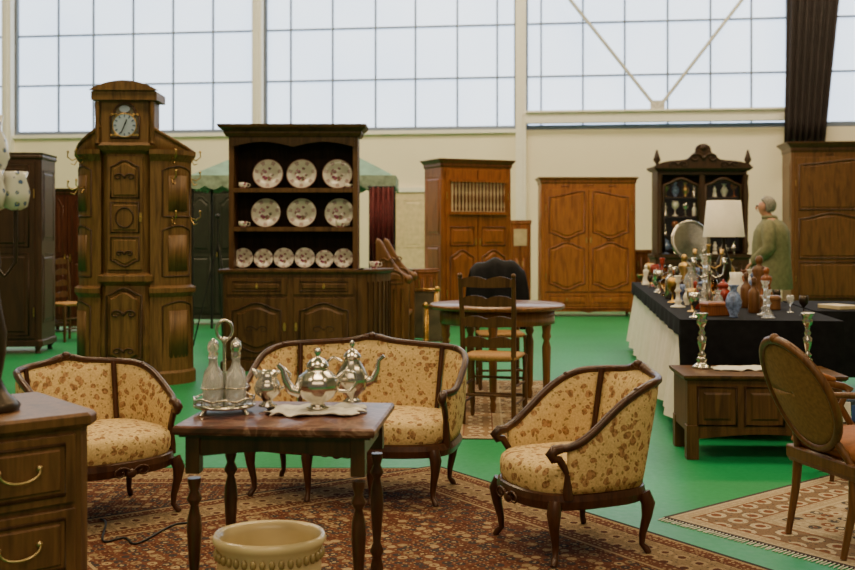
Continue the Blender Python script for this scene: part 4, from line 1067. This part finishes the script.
solo('tripod','black metal tripod stand on the green floor','tripod',m,IRON,(PX(209,11.8),12.3,0))
# ================================================================ PERSON
def skinobj(name,verts,edges,radii,mat,parent,root=0,sub=2):
    me=bpy.data.meshes.new(name); me.from_pydata(verts,edges,[]); me.materials.append(mat)
    o=bpy.data.objects.new(name,me); col.objects.link(o); o.parent=parent
    md=o.modifiers.new('Skin','SKIN'); md.use_smooth_shade=True
    if not me.skin_vertices: return o
    for i,r in enumerate(radii):
        sv=me.skin_vertices[0].data[i]; sv.radius=(r,r) if not isinstance(r,tuple) else r; sv.use_root=(i==root)
    s=o.modifiers.new('Sub','SUBSURF'); s.levels=sub; s.render_levels=sub
    return o
EYE=plain('eye_dark',(.03,.02,.02),.2)
def person():
    D=12.5; R=thing('person','gray haired person in olive jacket standing beside the stall, looking down','person',(PX(770,D),D,0),-118)
    V=[];E=[];Rd=[]
    def a(p,r,par=None):
        V.append(p);Rd.append(r)
        if par is not None: E.append((par,len(V)-1))
        return len(V)-1
    hy=-.045
    pel=a((0,0,.93),(.15,.11)); wa=a((0,0,1.08),(.14,.10),pel); ch=a((0,.01,1.28),(.16,.11),wa); uc=a((0,.02,1.43),(.12,.085),ch)
    nk=a((0,-.01,1.51),.052,uc); hb=a((0,hy-.025,1.575),.066,nk); hm=a((0,hy-.025,1.64),.086,hb); ht=a((0,hy-.010,1.70),.066,hm)
    for s in (-1,1):
        sh=a((s*.18,.02,1.41),.058,uc); el=a((s*.28,.04,1.14),.043,sh); wr=a((s*.20,-.15,.98),.027,el); pm=a((s*.18,-.20,.94),(.034,.018),wr)
        for k in range(4):
            ox=(k-1.5)*.018; f1=a((s*.18+ox,-.235,.905-.002*k),.0095,pm); f2=a((s*.18+ox,-.245,.88),.008,f1)
        th=a((s*.145,-.20,.95),.010,wr); a((s*.13,-.225,.93),.008,th)
        hp=a((s*.095,0,.86),.088,pel); kn=a((s*.11,-.01,.48),.056,hp); an=a((s*.115,.02,.09),.038,kn); a((s*.125,-.14,.035),.034,an)
    skinobj('body',V,E,Rd,SKIN,R)
    part(R,'nose',MB().ball((0,hy-.112,1.625),.014,8,1.6),SKIN)
    for s in (-1,1):
        part(R,'ear',MB().ball((s*.083,hy-.012,1.63),.020,8,1.6,.8,.4),SKIN)
        part(R,'eye',MB().ball((s*.03,hy-.101,1.650),.010,8),EYE)
    m=MB(); m.tube([(-.025,hy-.102,1.590),(0,hy-.108,1.588),(.025,hy-.102,1.590)],.005,6); part(R,'mouth',m,plain('lip',(.35,.12,.1),.5))
    m=MB(); rings=[]
    for i in range(11):
        t=i/10; z=1.575+.185*t; rr=.100*sqrt(max(0.0,1-((t-.45)/.58)**2))+.003
        fr=-.25+1.1*min(1,max(0,(t-.35)/.45))
        rings.append([(rr*cos(2*pi*k/24)*.95, hy+.010+ (rr*sin(2*pi*k/24)*1.08 if sin(2*pi*k/24)>0 else rr*sin(2*pi*k/24)*fr), z+.004*sin(5*k)) for k in range(24)])
    m.loftp(rings,True); part(R,'hair',m,HAIR)
    m=MB(); rings=[]
    for z,rx,ry,cy in ((.66,.28,.24,.01),(.68,.285,.245,.01),(.9,.275,.235,.01),(1.05,.26,.22,.01),(1.2,.26,.215,.015),(1.33,.26,.20,.02),(1.41,.235,.165,.02),(1.46,.15,.12,.02),(1.49,.09,.09,.0),(1.53,.078,.080,-.01),(1.535,.068,.065,-.01)):
        rings.append([(rx*cos(2*pi*k/36)*(1+.03*sin(k*2.2+z*9)),cy+ry*sin(2*pi*k/36)*(1+.03*sin(k*1.7+z*7)),z) for k in range(36)])
    m.loftp(rings,True)
    for s in (-1,1):
        m.tube([(s*.13,.02,1.43),(s*.21,.02,1.400),(s*.26,.03,1.30),(s*.29,.045,1.15),(s*.265,-.03,1.08),(s*.22,-.11,1.02),(s*.20,-.15,.985)],[.06,.085,.082,.078,.074,.064,.055],12)
    m.tube([(.080*cos(2*pi*k/20),-.005+.078*sin(2*pi*k/20),1.510) for k in range(20)],.018,6,closed=True)
    part(R,'jacket',m,JACKET)
    m=MB()
    for s in (-1,1):
        m.tube([(s*.08,0,.95),(s*.098,0,.80),(s*.112,-.01,.48),(s*.115,.02,.09)],[.125,.115,.085,.066],14)
    part(R,'trousers',m,TROUSER)
    for s in (-1,1):
        m=MB(); m.tube([(s*.115,.06,.045),(s*.117,.0,.05),(s*.125,-.09,.04),(s*.13,-.18,.034)],[.040,.045,.042,.030],10); part(R,'shoe',m,IRON)
person()

# ================================================================ CAMERA
cam=bpy.data.cameras.new('camera'); co=bpy.data.objects.new('camera',cam); col.objects.link(co)
co.location=(0,0,CH); co.rotation_euler=(radians(90),0,0); cam.sensor_width=36; cam.lens=36*F/855; cam.shift_y=-50/855.0
cam.dof.use_dof=True; cam.dof.focus_distance=4.8; cam.dof.aperture_fstop=3.5
bpy.context.scene.camera=co
